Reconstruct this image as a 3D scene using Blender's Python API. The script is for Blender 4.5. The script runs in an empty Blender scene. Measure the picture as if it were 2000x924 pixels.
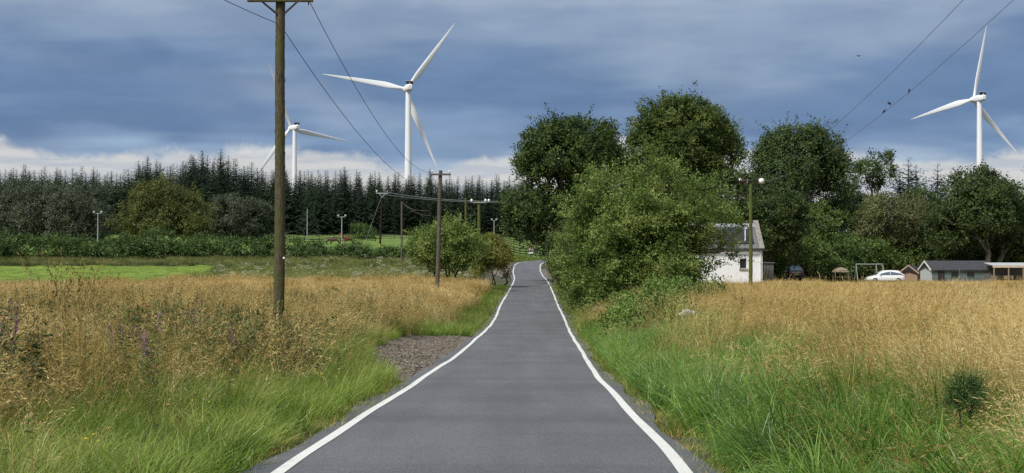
import bpy, math, random
import numpy as np
from mathutils import Vector

R = math.radians
scene = bpy.context.scene
COL = scene.collection
rng = np.random.default_rng(7)
random.seed(7)

# ------------------------------------------------------------------ camera, sky, sun, exposure
ZC = 1.94                 # eye height above the road at the near edge of the frame
F = 2500.0                # focal length in pixels of the 2000 px wide photograph
HZ = 490.0                # row of the horizon
EXPO = 1.38
cam = bpy.data.cameras.new('camera')
cam.sensor_width = 36.0
cam.lens = 36.0 * F / 2000.0
cam.clip_start = 0.1
cam.clip_end = 8000.0
camo = bpy.data.objects.new('camera', cam)
camo.location = (0, 0, ZC)
camo.rotation_euler = (R(90) + math.atan((HZ - 462.0) / F), 0, 0)
COL.objects.link(camo)
scene.camera = camo

SUN_EL, SUN_AZ = 48.0, 222.0      # azimuth clockwise from +Y (the way the camera looks)
world = bpy.data.worlds.new('World')
scene.world = world
world.use_nodes = True
wn, wl = world.node_tree.nodes, world.node_tree.links
wn.clear()


def wnode(t, **kw):
    n = wn.new(t)
    for k, v in kw.items():
        setattr(n, k, v)
    return n


def wmath(op, a, b=None, clamp=False):
    n = wnode('ShaderNodeMath', operation=op, use_clamp=clamp)
    for i, v in enumerate((a, b)):
        if v is None:
            continue
        if isinstance(v, (int, float)):
            n.inputs[i].default_value = v
        else:
            wl.new(v, n.inputs[i])
    return n.outputs[0]


def wnoise(vec, scale, loc=(0, 0, 0), detail=4.0, rough=0.5, dist=0.0):
    m = wnode('ShaderNodeMapping')
    m.inputs['Scale'].default_value = scale
    m.inputs['Location'].default_value = loc
    wl.new(vec, m.inputs['Vector'])
    n = wnode('ShaderNodeTexNoise')
    n.inputs['Scale'].default_value = 1.0
    n.inputs['Detail'].default_value = detail
    n.inputs['Roughness'].default_value = rough
    n.inputs['Distortion'].default_value = dist
    wl.new(m.outputs['Vector'], n.inputs['Vector'])
    return n.outputs['Fac']


def wrange(v, a, b, c=0.0, d=1.0, smooth=True):
    n = wnode('ShaderNodeMapRange')
    n.interpolation_type = 'SMOOTHSTEP' if smooth else 'LINEAR'
    for i, x in enumerate((a, b, c, d)):
        n.inputs[i + 1].default_value = x
    wl.new(v, n.inputs[0])
    return n.outputs[0]


def wmix(fac, a, b, blend='MIX'):
    n = wnode('ShaderNodeMix', data_type='RGBA', blend_type=blend)
    n.clamp_factor = True
    for idx, v in ((0, fac), (6, a), (7, b)):
        if isinstance(v, tuple):
            n.inputs[idx].default_value = (*v, 1.0)
        elif isinstance(v, (int, float)):
            n.inputs[idx].default_value = v
        else:
            wl.new(v, n.inputs[idx])
    return n.outputs[2]


tc = wnode('ShaderNodeTexCoord').outputs['Generated']
sep = wnode('ShaderNodeSeparateXYZ')
wl.new(tc, sep.inputs[0])
el = wmath('MULTIPLY', wmath('ARCSINE', sep.outputs['Z']), 57.2958)
# layered stratus: elevation bands bent by stretched noise
n1 = wnoise(tc, (5.5, 5.5, 34.0), (1.3, 0.4, 0.0), 3.0, 0.45, 0.25)
n2 = wnoise(tc, (11.0, 11.0, 48.0), (4.1, 2.0, 0.3), 3.0, 0.45, 0.3)
n6 = wnoise(tc, (3.2, 3.2, 9.0), (0.0, 7.0, 1.0), 2.0, 0.5, 0.2)
e2 = wmath('ADD', el, wmath('MULTIPLY', wmath('SUBTRACT', n1, 0.5), 5.0))
e2 = wmath('ADD', e2, wmath('MULTIPLY', wmath('SUBTRACT', n2, 0.5), 2.6))
e2 = wmath('ADD', e2, wmath('MULTIPLY', wmath('SUBTRACT', n6, 0.5), 6.0))
ramp = wnode('ShaderNodeValToRGB')
wl.new(wmath('DIVIDE', e2, 30.0, True), ramp.inputs[0])
stops = [(0.00, (0.46, 0.53, 0.62)), (3.2, (0.34, 0.44, 0.58)), (4.6, (0.185, 0.285, 0.465)), (6.0, (0.118, 0.203, 0.37)),
         (7.4, (0.13, 0.215, 0.38)), (9.2, (0.215, 0.30, 0.445)), (11.5, (0.315, 0.39, 0.515)), (17.0, (0.40, 0.46, 0.56)),
         (30.0, (0.50, 0.55, 0.62))]
cr = ramp.color_ramp
cr.interpolation = 'EASE'
while len(cr.elements) < len(stops):
    cr.elements.new(0.5)
for e, (p, c) in zip(cr.elements, stops):
    e.position = p / 30.0
    e.color = (*c, 1)
n7 = wnoise(tc, (13.0, 13.0, 40.0), (6.0, 1.0, 4.0), 5.0, 0.52, 0.4)
n8 = wnoise(tc, (4.5, 4.5, 14.0), (2.0, 8.0, 1.0), 3.0, 0.5, 0.4)
strat = wmix(1.0, ramp.outputs[0], wmix(wrange(n7, 0.3, 0.7), (0.90, 0.915, 0.935), (1.12, 1.10, 1.07)), 'MULTIPLY')
strat = wmix(wmath('MULTIPLY', wrange(n8, 0.5, 0.78), 0.55), strat, (0.40, 0.46, 0.56))
# pale bank of distant cumulus low over the horizon
n3 = wnoise(tc, (7.0, 7.0, 2.0), (2.2, 0.3, 0.0), 2.0, 0.5)
n4 = wnoise(tc, (42.0, 42.0, 60.0), (0.7, 1.0, 0.0), 5.0, 0.6, 0.2)
n5 = wnoise(tc, (16.0, 16.0, 120.0), (3.0, 5.0, 2.0), 4.0, 0.55, 0.3)
edge = wmath('ADD', 4.4, wmath('ADD', wmath('MULTIPLY', wmath('SUBTRACT', n3, 0.5), 3.4),
                               wmath('MULTIPLY', wmath('SUBTRACT', n4, 0.5), 1.5)))
cum = wrange(wmath('SUBTRACT', edge, el), -0.12, 0.5)
cumcol = wmix(wrange(n5, 0.36, 0.6), (0.48, 0.51, 0.57), (0.64, 0.635, 0.625))
cloud = wmix(wmath('MULTIPLY', cum, 0.93), strat, cumcol)
GAIN = 10.0 / (2.0 ** EXPO)
vs = wnode('ShaderNodeVectorMath', operation='SCALE')
vs.inputs['Scale'].default_value = GAIN
wl.new(cloud, vs.inputs[0])
sky = wnode('ShaderNodeTexSky', sky_type='NISHITA')
sky.sun_disc = False
sky.sun_elevation = R(SUN_EL)
sky.sun_rotation = R(SUN_AZ)
cover = wrange(wnoise(tc, (4.0, 4.0, 20.0), (9.0, 3.0, 0.0), 3.0), 0.62, 0.8, 0.97, 0.80)
full = wmix(cover, sky.outputs[0], vs.outputs[0])
bg = wnode('ShaderNodeBackground')
bg.inputs['Strength'].default_value = 0.1
wl.new(full, bg.inputs['Color'])
wo = wnode('ShaderNodeOutputWorld')
wl.new(bg.outputs[0], wo.inputs[0])

sun = bpy.data.lights.new('sun', 'SUN')
sun.energy = 1.5
sun.angle = R(14)
sun.color = (1.0, 0.955, 0.88)
suno = bpy.data.objects.new('sun', sun)
sd = Vector((math.sin(R(SUN_AZ)) * math.cos(R(SUN_EL)), math.cos(R(SUN_AZ)) * math.cos(R(SUN_EL)), math.sin(R(SUN_EL))))
suno.rotation_euler = (-sd).to_track_quat('-Z', 'Y').to_euler()
COL.objects.link(suno)

vw = scene.view_settings
vw.view_transform = 'Standard'
vw.look = 'None'
vw.exposure = EXPO
vw.gamma = 1.0
vw.use_curve_mapping = False
scene.render.engine = 'CYCLES'
scene.cycles.use_denoising = False
scene.cycles.max_bounces = 6
scene.cycles.diffuse_bounces = 3
scene.cycles.transmission_bounces = 4
scene.cycles.transparent_max_bounces = 4


# ------------------------------------------------------------------ helpers
def P(px, py, Y):
    """point of the place seen at photo pixel (px, py), Y metres down the road"""
    return ((px - 1000.0) / F * Y, Y, ZC - (py - HZ) / F * Y)


def tag(o, label, cat, group=None):
    o['label'] = label
    o['category'] = cat
    if group:
        o['group'] = group
    return o


def link(o, parent=None):
    COL.objects.link(o)
    if parent is not None:
        o.parent = parent
    return o


def empty(name, loc, label, cat, group=None, rz=0.0):
    o = bpy.data.objects.new(name, None)
    o.empty_display_size = 0.3
    o.location = loc
    o.rotation_euler = (0, 0, rz)
    COL.objects.link(o)
    return tag(o, label, cat, group)


def npmesh(name, V, faces, mats, mi=None, smooth=False):
    """faces: list of int arrays (N,3) or (N,4)"""
    if not isinstance(faces, (list, tuple)):
        faces = [faces]
    faces = [np.asarray(f, dtype=np.int32) for f in faces if len(f)]
    me = bpy.data.meshes.new(name)
    V = np.asarray(V, dtype=np.float32)
    me.vertices.add(len(V))
    me.vertices.foreach_set('co', V.ravel())
    nl = sum(f.size for f in faces)
    me.loops.add(nl)
    me.loops.foreach_set('vertex_index', np.concatenate([f.ravel() for f in faces]))
    tot = np.concatenate([np.full(len(f), f.shape[1], dtype=np.int32) for f in faces])
    start = np.concatenate([[0], np.cumsum(tot)[:-1]]).astype(np.int32)
    me.polygons.add(len(tot))
    me.polygons.foreach_set('loop_start', start)
    try:
        me.polygons.foreach_set('loop_total', tot)
    except Exception:
        pass
    for m in (mats if isinstance(mats, (list, tuple)) else [mats]):
        me.materials.append(m)
    if mi is not None:
        me.polygons.foreach_set('material_index', np.asarray(mi, dtype=np.int32))
    me.polygons.foreach_set('use_smooth', np.full(len(tot), bool(smooth)))
    me.update(calc_edges=True)
    me.validate()
    return me


class MB:
    """collects shapes for ONE mesh"""

    def __init__(self):
        self.V, self.T, self.Q, self.n = [], [], [], 0

    def add(self, V, F_):
        V = np.asarray(V, dtype=float)
        F_ = np.asarray(F_, dtype=int) + self.n
        (self.Q if F_.shape[1] == 4 else self.T).append(F_)
        self.V.append(V)
        self.n += len(V)
        return self

    def box(self, c, s, rz=0.0, taper=1.0):
        x, y, z = s[0] / 2, s[1] / 2, s[2] / 2
        v = np.array([[-x, -y, -z], [x, -y, -z], [x, y, -z], [-x, y, -z], [-x, -y, z], [x, -y, z], [x, y, z], [-x, y, z]])
        v[4:, :2] *= taper
        if rz:
            ca, sa = math.cos(rz), math.sin(rz)
            v = np.column_stack([v[:, 0] * ca - v[:, 1] * sa, v[:, 0] * sa + v[:, 1] * ca, v[:, 2]])
        f = [[0, 3, 2, 1], [4, 5, 6, 7], [0, 1, 5, 4], [1, 2, 6, 5], [2, 3, 7, 6], [3, 0, 4, 7]]
        return self.add(v + np.array(c), f)

    def bar(self, a, b, w, h):
        """box beam from a to b, w wide and h high"""
        a, b = np.array(a, float), np.array(b, float)
        d = b - a
        d /= np.linalg.norm(d)
        up = np.array([0, 0, 1.0]) if abs(d[2]) < 0.95 else np.array([0, 1.0, 0])
        s = np.cross(d, up)
        s /= np.linalg.norm(s)
        u = np.cross(s, d)
        v = []
        for p in (a, b):
            for i, j in ((-1, -1), (1, -1), (1, 1), (-1, 1)):
                v.append(p + s * i * w / 2 + u * j * h / 2)
        f = [[0, 1, 2, 3], [7, 6, 5, 4], [0, 4, 5, 1], [1, 5, 6, 2], [2, 6, 7, 3], [3, 7, 4, 0]]
        return self.add(v, f)

    def tube(self, pts, rad, seg=8, jit=0.0, cap=True):
        pts = np.asarray(pts, float)
        n = len(pts)
        rad = np.broadcast_to(np.asarray(rad, float), (n,))
        tang = np.gradient(pts, axis=0)
        tang /= np.linalg.norm(tang, axis=1)[:, None] + 1e-9
        ref = np.array([0.31, 0.17, 0.93]) if abs(tang[:, 2]).mean() < 0.9 else np.array([1.0, 0.1, 0.0])
        s = np.cross(tang, ref)
        s /= np.linalg.norm(s, axis=1)[:, None]
        u = np.cross(s, tang)
        a = np.linspace(0, 2 * np.pi, seg, endpoint=False)
        r = rad[:, None] * (1 + jit * rng.standard_normal((n, seg)))
        v = pts[:, None, :] + r[:, :, None] * (np.cos(a)[None, :, None] * s[:, None, :] + np.sin(a)[None, :, None] * u[:, None, :])
        i = np.arange(n - 1)[:, None] * seg
        j = np.arange(seg)[None, :]
        k = (j + 1) % seg
        f = np.stack([i + j, i + k, i + k + seg, i + j + seg], axis=-1).reshape(-1, 4)
        self.add(v.reshape(-1, 3), f)
        if cap:
            for row, flip in ((0, True), (n - 1, False)):
                vv = np.vstack([v[row], v[row].mean(0)])
                t = np.stack([np.arange(seg), (np.arange(seg) + 1) % seg, np.full(seg, seg)], axis=-1)
                self.add(vv, t[:, ::-1] if flip else t)
        return self

    def ball(self, c, s, nu=10, nv=7):
        u = np.linspace(0, 2 * np.pi, nu, endpoint=False)
        w = np.linspace(0, np.pi, nv)
        V = np.array([[math.sin(b) * math.cos(a) * s[0], math.sin(b) * math.sin(a) * s[1], math.cos(b) * s[2]] for b in w for a in u]) + np.array(c)
        f = [[i * nu + j, (i + 1) * nu + j, (i + 1) * nu + (j + 1) % nu, i * nu + (j + 1) % nu] for i in range(nv - 1) for j in range(nu)]
        return self.add(V, f)

    def loft(self, rings, close=True):
        rings = np.asarray(rings, float)
        n, m = rings.shape[:2]
        f = [[i * m + j, i * m + (j + 1) % m, (i + 1) * m + (j + 1) % m, (i + 1) * m + j] for i in range(n - 1) for j in range(m)]
        self.add(rings.reshape(-1, 3), f)
        if close:
            for r, flip in ((rings[0], True), (rings[-1], False)):
                vv = np.vstack([r, r.mean(0)])
                t = np.stack([np.arange(m), (np.arange(m) + 1) % m, np.full(m, m)], axis=-1)
                self.add(vv, t[:, ::-1] if flip else t)
        return self

    def poly_prism(self, pts2, axis_a, axis_b, depth, origin):
        """extrude a 2-D outline (in axis_a, axis_b) by vector depth"""
        o, A, B, D = map(lambda q: np.array(q, float), (origin, axis_a, axis_b, depth))
        p = np.array([o + A * x + B * y for x, y in pts2])
        return self.loft([p, p + D])

    def mesh(self, name, mat, smooth=False):
        return npmesh(name, np.vstack(self.V), [np.vstack(l) for l in (self.Q, self.T) if l], mat, None, smooth)

    def build(self, name, mat, parent=None, smooth=False, loc=None):
        o = bpy.data.objects.new(name, self.mesh(name, mat, smooth))
        link(o, parent)
        if loc is not None:
            o.location = loc
        return o


def copy_tree(o, parent=None):
    c = o.copy()
    COL.objects.link(c)
    c.parent = parent
    for ch in list(o.children):
        copy_tree(ch, c)
    return c


# ------------------------------------------------------------------ materials
def newmat(name):
    m = bpy.data.materials.new(name)
    m.use_nodes = True
    nt = m.node_tree
    b = nt.nodes['Principled BSDF']
    return m, nt, b


def nnoise(nt, scale, detail=4, rough=0.55, coord='Object', stretch=(1, 1, 1), dist=0.0):
    t = nt.nodes.new('ShaderNodeTexCoord')
    mp = nt.nodes.new('ShaderNodeMapping')
    mp.inputs['Scale'].default_value = stretch
    n = nt.nodes.new('ShaderNodeTexNoise')
    n.inputs['Scale'].default_value = scale
    n.inputs['Detail'].default_value = detail
    n.inputs['Roughness'].default_value = rough
    n.inputs['Distortion'].default_value = dist
    if coord == 'Position':
        g = nt.nodes.new('ShaderNodeNewGeometry')
        nt.links.new(g.outputs['Position'], mp.inputs['Vector'])
    else:
        nt.links.new(t.outputs[coord], mp.inputs['Vector'])
    nt.links.new(mp.outputs[0], n.inputs['Vector'])
    return n.outputs['Fac']


def nramp(nt, fac, stops):
    r = nt.nodes.new('ShaderNodeValToRGB')
    c = r.color_ramp
    while len(c.elements) < len(stops):
        c.elements.new(0.5)
    for e, (p, q) in zip(c.elements, stops):
        e.position = p
        e.color = (*q, 1)
    nt.links.new(fac, r.inputs[0])
    return r.outputs[0]


def nmath(nt, op, a, b):
    n = nt.nodes.new('ShaderNodeMath')
    n.operation = op
    for i, v in enumerate((a, b)):
        if isinstance(v, (int, float)):
            n.inputs[i].default_value = v
        else:
            nt.links.new(v, n.inputs[i])
    return n.outputs[0]


def nmix(nt, fac, a, b, blend='MIX'):
    n = nt.nodes.new('ShaderNodeMix')
    n.data_type = 'RGBA'
    n.blend_type = blend
    for idx, v in ((0, fac), (6, a), (7, b)):
        if isinstance(v, tuple):
            n.inputs[idx].default_value = (*v, 1.0)
        elif isinstance(v, (int, float)):
            n.inputs[idx].default_value = v
        else:
            nt.links.new(v, n.inputs[idx])
    return n.outputs[2]


def nbump(nt, b, h, strength=0.5, dist=0.02):
    bp = nt.nodes.new('ShaderNodeBump')
    bp.inputs['Strength'].default_value = strength
    bp.inputs['Distance'].default_value = dist
    nt.links.new(h, bp.inputs['Height'])
    nt.links.new(bp.outputs[0], b.inputs['Normal'])


def mat_plain(name, col, rough=0.6, metal=0.0, var=0.12, scale=6.0, spec=0.5):
    m, nt, b = newmat(name)
    f = nnoise(nt, scale, 5)
    lo = tuple(c * (1 - var) for c in col)
    hi = tuple(min(1, c * (1 + var)) for c in col)
    nt.links.new(nramp(nt, f, [(0.3, lo), (0.7, hi)]), b.inputs['Base Color'])
    b.inputs['Roughness'].default_value = rough
    b.inputs['Metallic'].default_value = metal
    b.inputs['Specular IOR Level'].default_value = spec
    return m


def mat_leaf(name, dark, mid, light, transl=0.3, scale=0.6, rough=0.55, coord='Object', inst=0.0, spec=0.25):
    """leaf or blade: per-leaf, per-clump and patchy colour variation, part of the light shines through"""
    m, nt, b = newmat(name)
    g = nt.nodes.new('ShaderNodeNewGeometry')
    isl = g.outputs['Random Per Island']
    f = nnoise(nt, scale, 4, 0.6, coord)
    s = nmath(nt, 'ADD', nmath(nt, 'MULTIPLY', f, 1.25), nmath(nt, 'MULTIPLY', isl, 0.26))
    s = nmath(nt, 'SUBTRACT', s, 0.255)
    if inst:
        oi = nt.nodes.new('ShaderNodeObjectInfo')
        s = nmath(nt, 'ADD', s, nmath(nt, 'MULTIPLY', nmath(nt, 'SUBTRACT', oi.outputs['Random'], 0.5), inst))
    col = nramp(nt, s, [(0.22, dark), (0.5, mid), (0.78, light)])
    nt.links.new(col, b.inputs['Base Color'])
    b.inputs['Roughness'].default_value = rough
    b.inputs['Specular IOR Level'].default_value = spec
    t = nt.nodes.new('ShaderNodeBsdfTranslucent')
    nt.links.new(col, t.inputs['Color'])
    mx = nt.nodes.new('ShaderNodeMixShader')
    mx.inputs[0].default_value = transl
    nt.links.new(b.outputs[0], mx.inputs[1])
    nt.links.new(t.outputs[0], mx.inputs[2])
    nt.links.new(mx.outputs[0], nt.nodes['Material Output'].inputs['Surface'])
    return m


def mat_wood(name, c0, c1, algae=None, amount=0.5, scale=1.0):
    m, nt, b = newmat(name)
    grain = nnoise(nt, 9.0 * scale, 6, 0.65, 'Object', (3.0, 3.0, 0.35), 0.4)
    crack = nnoise(nt, 16.0 * scale, 5, 0.6, 'Object', (4.0, 4.0, 0.22), 0.2)
    col = nramp(nt, grain, [(0.3, c0), (0.68, c1)])
    ck = nramp(nt, crack, [(0.36, (0.18, 0.17, 0.15)), (0.47, (1, 1, 1))])
    col = nmix(nt, 0.85, col, ck, 'MULTIPLY')
    if algae:
        a = nnoise(nt, 1.7 * scale, 4, 0.6, 'Object', (1.4, 1.4, 0.6))
        am = nramp(nt, a, [(0.62 - 0.3 * amount, (0, 0, 0)), (0.8 - 0.25 * amount, (1, 1, 1))])
        col = nmix(nt, am, col, nmix(nt, grain, tuple(c * 0.6 for c in algae), algae))
    nt.links.new(col, b.inputs['Base Color'])
    b.inputs['Roughness'].default_value = 0.9
    b.inputs['Specular IOR Level'].default_value = 0.15
    nbump(nt, b, nmath(nt, 'ADD', grain, nmath(nt, 'MULTIPLY', crack, 0.8)), 0.9, 0.02)
    return m


M = {}
M['bark'] = mat_wood('bark', (0.035, 0.03, 0.022), (0.10, 0.085, 0.065), (0.06, 0.075, 0.03), 0.4)
M['pale_bark'] = mat_wood('pale_bark', (0.10, 0.09, 0.07), (0.24, 0.22, 0.19), (0.10, 0.11, 0.06), 0.4)
M['pole_near'] = mat_wood('pole_near', (0.045, 0.036, 0.024), (0.17, 0.135, 0.09), (0.115, 0.12, 0.045), 0.75, 1.6)
M['pole_grey'] = mat_wood('pole_grey', (0.06, 0.05, 0.04), (0.19, 0.165, 0.135), (0.10, 0.10, 0.05), 0.25, 1.2)
M['pole_green'] = mat_wood('pole_green', (0.055, 0.055, 0.02), (0.15, 0.15, 0.06), (0.13, 0.16, 0.035), 0.9, 1.2)
M['pole_dark'] = mat_wood('pole_dark', (0.016, 0.011, 0.009), (0.05, 0.036, 0.03))
M['fence'] = mat_wood('fence_wood', (0.012, 0.01, 0.008), (0.045, 0.037, 0.03))
M['old_fence'] = mat_wood('old_fence_wood', (0.05, 0.042, 0.032), (0.15, 0.125, 0.10))
M['wire'] = mat_plain('wire', (0.06, 0.065, 0.075), 0.5, 0.4)
M['grey_wire'] = mat_plain('grey_wire', (0.16, 0.18, 0.22), 0.5, 0.2)
M['pale_wire'] = mat_plain('pale_wire', (0.30, 0.34, 0.34), 0.5, 0.3)
M['iron'] = mat_plain('iron', (0.035, 0.03, 0.028), 0.6, 0.6)
M['galv'] = mat_plain('galvanised_metal', (0.36, 0.38, 0.39), 0.45, 0.3)
M['porcelain'] = mat_plain('porcelain', (0.80, 0.80, 0.77), 0.15)
M['brown_porcelain'] = mat_plain('brown_porcelain', (0.05, 0.03, 0.025), 0.2)
M['turbine'] = mat_plain('turbine_paint', (0.80, 0.815, 0.82), 0.35, 0, 0.03, 0.2)
M['turbine_dark'] = mat_plain('turbine_cooler', (0.02, 0.025, 0.035), 0.5)
M['yellow'] = mat_plain('yellow_plastic', (0.60, 0.50, 0.04), 0.5)

# leaves
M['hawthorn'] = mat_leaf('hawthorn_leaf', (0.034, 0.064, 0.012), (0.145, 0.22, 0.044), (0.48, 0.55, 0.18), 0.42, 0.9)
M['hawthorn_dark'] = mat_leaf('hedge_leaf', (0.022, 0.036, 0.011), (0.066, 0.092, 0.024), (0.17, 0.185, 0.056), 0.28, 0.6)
M['beech'] = mat_leaf('beech_leaf', (0.019, 0.037, 0.010), (0.055, 0.094, 0.023), (0.15, 0.195, 0.046), 0.27, 0.8)
M['beech_b'] = mat_leaf('beech_leaf_olive', (0.026, 0.048, 0.011), (0.078, 0.122, 0.025), (0.20, 0.24, 0.055), 0.29, 0.6)
M['lime'] = mat_leaf('drooping_leaf', (0.022, 0.043, 0.013), (0.066, 0.11, 0.03), (0.17, 0.22, 0.064), 0.28, 0.7)
M['dark_leaf'] = mat_leaf('dark_leaf', (0.018, 0.034, 0.011), (0.052, 0.085, 0.024), (0.135, 0.175, 0.05), 0.25, 0.8)
M['olive'] = mat_leaf('willow_leaf', (0.055, 0.07, 0.024), (0.13, 0.15, 0.055), (0.23, 0.245, 0.10), 0.3, 0.4)
M['grey_leaf'] = mat_leaf('grey_willow_leaf', (0.034, 0.045, 0.026), (0.08, 0.098, 0.057), (0.16, 0.18, 0.11), 0.27, 0.4)
M['olive_left'] = mat_leaf('field_tree_leaf', (0.042, 0.058, 0.015), (0.11, 0.13, 0.033), (0.205, 0.21, 0.066), 0.3, 0.4)
M['hedge'] = mat_leaf('bright_hedge_leaf', (0.028, 0.055, 0.015), (0.078, 0.135, 0.034), (0.18, 0.25, 0.075), 0.3, 0.6)
M['shrub'] = mat_leaf('shrub_leaf', (0.036, 0.066, 0.015), (0.105, 0.165, 0.038), (0.23, 0.29, 0.085), 0.32, 0.7)
M['autumn'] = mat_leaf('yellowing_leaf', (0.075, 0.09, 0.018), (0.20, 0.205, 0.042), (0.36, 0.33, 0.085), 0.3, 0.8)
M['spruce'] = mat_leaf('spruce_needles', (0.012, 0.022, 0.012), (0.026, 0.046, 0.024), (0.056, 0.085, 0.044), 0.12, 0.3, 0.7, 'Object', 0.5)
M['spruce_green'] = mat_leaf('spruce_needles_green', (0.018, 0.034, 0.018), (0.042, 0.07, 0.036), (0.078, 0.115, 0.06), 0.1, 0.3, 0.7, 'Object', 0.4)
M['pine'] = mat_leaf('pine_needles', (0.010, 0.02, 0.017), (0.024, 0.042, 0.035), (0.048, 0.075, 0.06), 0.1, 0.4, 0.7)
M['gorse'] = mat_leaf('gorse_needles', (0.025, 0.055, 0.015), (0.07, 0.13, 0.03), (0.14, 0.21, 0.06), 0.15, 2.0)
M['bramble'] = mat_leaf('bramble_leaf', (0.042, 0.085, 0.016), (0.13, 0.21, 0.04), (0.29, 0.38, 0.10), 0.3, 1.2)
# grasses
M['g_lush'] = mat_leaf('grass_lush', (0.06, 0.135, 0.015), (0.165, 0.315, 0.038), (0.32, 0.46, 0.10), 0.42, 0.7, 0.38, 'Position', 0.4, 0.6)
M['g_verge'] = mat_leaf('grass_verge', (0.085, 0.16, 0.015), (0.215, 0.335, 0.036), (0.37, 0.45, 0.095), 0.42, 0.6, 0.42, 'Position', 0.45, 0.5)
M['g_bright'] = mat_leaf('grass_bright', (0.075, 0.135, 0.018), (0.15, 0.24, 0.032), (0.23, 0.32, 0.06), 0.32, 0.5, 0.55, 'Position', 0.3)
M['g_rough'] = mat_leaf('grass_rough', (0.035, 0.055, 0.018), (0.08, 0.12, 0.038), (0.17, 0.205, 0.08), 0.3, 0.3, 0.6, 'Position', 0.5)
M['straw'] = mat_leaf('straw', (0.28, 0.20, 0.05), (0.54, 0.41, 0.14), (0.75, 0.62, 0.31), 0.25, 0.25, 0.6, 'Position', 0.4)
M['seed'] = mat_leaf('seed_head', (0.31, 0.205, 0.06), (0.55, 0.395, 0.14), (0.75, 0.60, 0.29), 0.3, 0.25, 0.7, 'Position', 0.45)
M['seed_brown'] = mat_leaf('brown_seed_head', (0.16, 0.105, 0.03), (0.38, 0.27, 0.09), (0.64, 0.50, 0.22), 0.2, 0.3, 0.7, 'Position', 0.5)
M['straw_g'] = mat_leaf('straw_green', (0.09, 0.12, 0.025), (0.22, 0.24, 0.06), (0.44, 0.40, 0.15), 0.28, 0.3, 0.6, 'Position', 0.5)
M['weed'] = mat_leaf('weed_leaf', (0.034, 0.062, 0.016), (0.10, 0.145, 0.036), (0.22, 0.255, 0.075), 0.28, 0.6, 0.55, 'Position', 0.5)
M['weed_stem'] = mat_leaf('weed_stem', (0.05, 0.042, 0.018), (0.11, 0.095, 0.04), (0.18, 0.16, 0.07), 0.1, 0.6, 0.6, 'Position', 0.4)
M['purple'] = mat_leaf('purple_flower', (0.20, 0.09, 0.16), (0.32, 0.16, 0.26), (0.46, 0.27, 0.38), 0.3, 3.0, 0.6, 'Position', 0.4)
M['umbel'] = mat_leaf('cream_flower', (0.36, 0.35, 0.24), (0.55, 0.54, 0.40), (0.75, 0.74, 0.62), 0.25, 3.0, 0.6, 'Position', 0.3)
M['white_fl'] = mat_leaf('white_flower', (0.6, 0.6, 0.55), (0.75, 0.75, 0.72), (0.85, 0.85, 0.83), 0.25, 3.0)
M['yellow_fl'] = mat_leaf('yellow_flower', (0.55, 0.42, 0.02), (0.7, 0.56, 0.03), (0.8, 0.65, 0.06), 0.2, 3.0)

# ground
m, nt, b = newmat('soil_and_thatch')
f = nnoise(nt, 0.9, 8, 0.65, 'Position')
nt.links.new(nramp(nt, f, [(0.3, (0.028, 0.03, 0.012)), (0.55, (0.06, 0.06, 0.025)), (0.75, (0.11, 0.095, 0.045))]), b.inputs['Base Color'])
b.inputs['Roughness'].default_value = 0.95
M['soil'] = m


def mat_field(name, c0, c1, c2):
    m, nt, b = newmat(name)
    f1 = nnoise(nt, 0.07, 5, 0.6, 'Position', (1.0, 0.35, 1.0))
    f2 = nnoise(nt, 3.5, 6, 0.7, 'Position')
    f3 = nnoise(nt, 0.42, 3, 0.6, 'Position', (0.04, 1.0, 1.0))
    s = nmath(nt, 'ADD', nmath(nt, 'MULTIPLY', f1, 0.45), nmath(nt, 'MULTIPLY', f2, 0.35))
    s = nmath(nt, 'ADD', s, nmath(nt, 'MULTIPLY', f3, 0.28))
    nt.links.new(nramp(nt, s, [(0.36, c0), (0.52, c1), (0.68, c2)]), b.inputs['Base Color'])
    b.inputs['Roughness'].default_value = 0.85
    b.inputs['Specular IOR Level'].default_value = 0.2
    nbump(nt, b, f2, 0.8, 0.08)
    return m


M['field'] = mat_field('mown_field', (0.095, 0.15, 0.02), (0.16, 0.235, 0.032), (0.22, 0.30, 0.052))
M['paddock'] = mat_field('paddock_turf', (0.07, 0.125, 0.022), (0.11, 0.18, 0.034), (0.16, 0.235, 0.05))
M['dry_field'] = mat_field('dry_ground', (0.13, 0.11, 0.045), (0.26, 0.20, 0.085), (0.36, 0.28, 0.13))

m, nt, b = newmat('asphalt')
fine = nnoise(nt, 48.0, 5, 0.75, 'Position')
mid_ = nnoise(nt, 14.0, 5, 0.6, 'Position')
big = nnoise(nt, 0.55, 4, 0.55, 'Position', (1.6, 0.5, 1.0))
col = nramp(nt, fine, [(0.3, (0.064, 0.067, 0.073)), (0.5, (0.115, 0.119, 0.126)), (0.72, (0.22, 0.225, 0.23))])
col = nmix(nt, 0.8, col, nramp(nt, big, [(0.3, (0.80, 0.80, 0.80)), (0.7, (1.1, 1.1, 1.1))]), 'MULTIPLY')
band = nnoise(nt, 0.5, 4, 0.6, 'Position', (0.12, 1.0, 1.0))
col = nmix(nt, 0.85, col, nramp(nt, band, [(0.34, (0.80, 0.80, 0.81)), (0.5, (1, 1, 1)), (0.7, (1.08, 1.08, 1.07))]), 'MULTIPLY')
trk = nnoise(nt, 1.35, 3, 0.5, 'Position', (1.0, 0.03, 1.0))
col = nmix(nt, 0.8, col, nramp(nt, trk, [(0.35, (0.9, 0.9, 0.91)), (0.65, (1.1, 1.1, 1.09))]), 'MULTIPLY')
stain = nnoise(nt, 2.2, 6, 0.7, 'Position', (1.0, 0.4, 1.0))
col = nmix(nt, 0.7, col, nramp(nt, stain, [(0.28, (0.78, 0.77, 0.76)), (0.36, (1, 1, 1))]), 'MULTIPLY')
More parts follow.
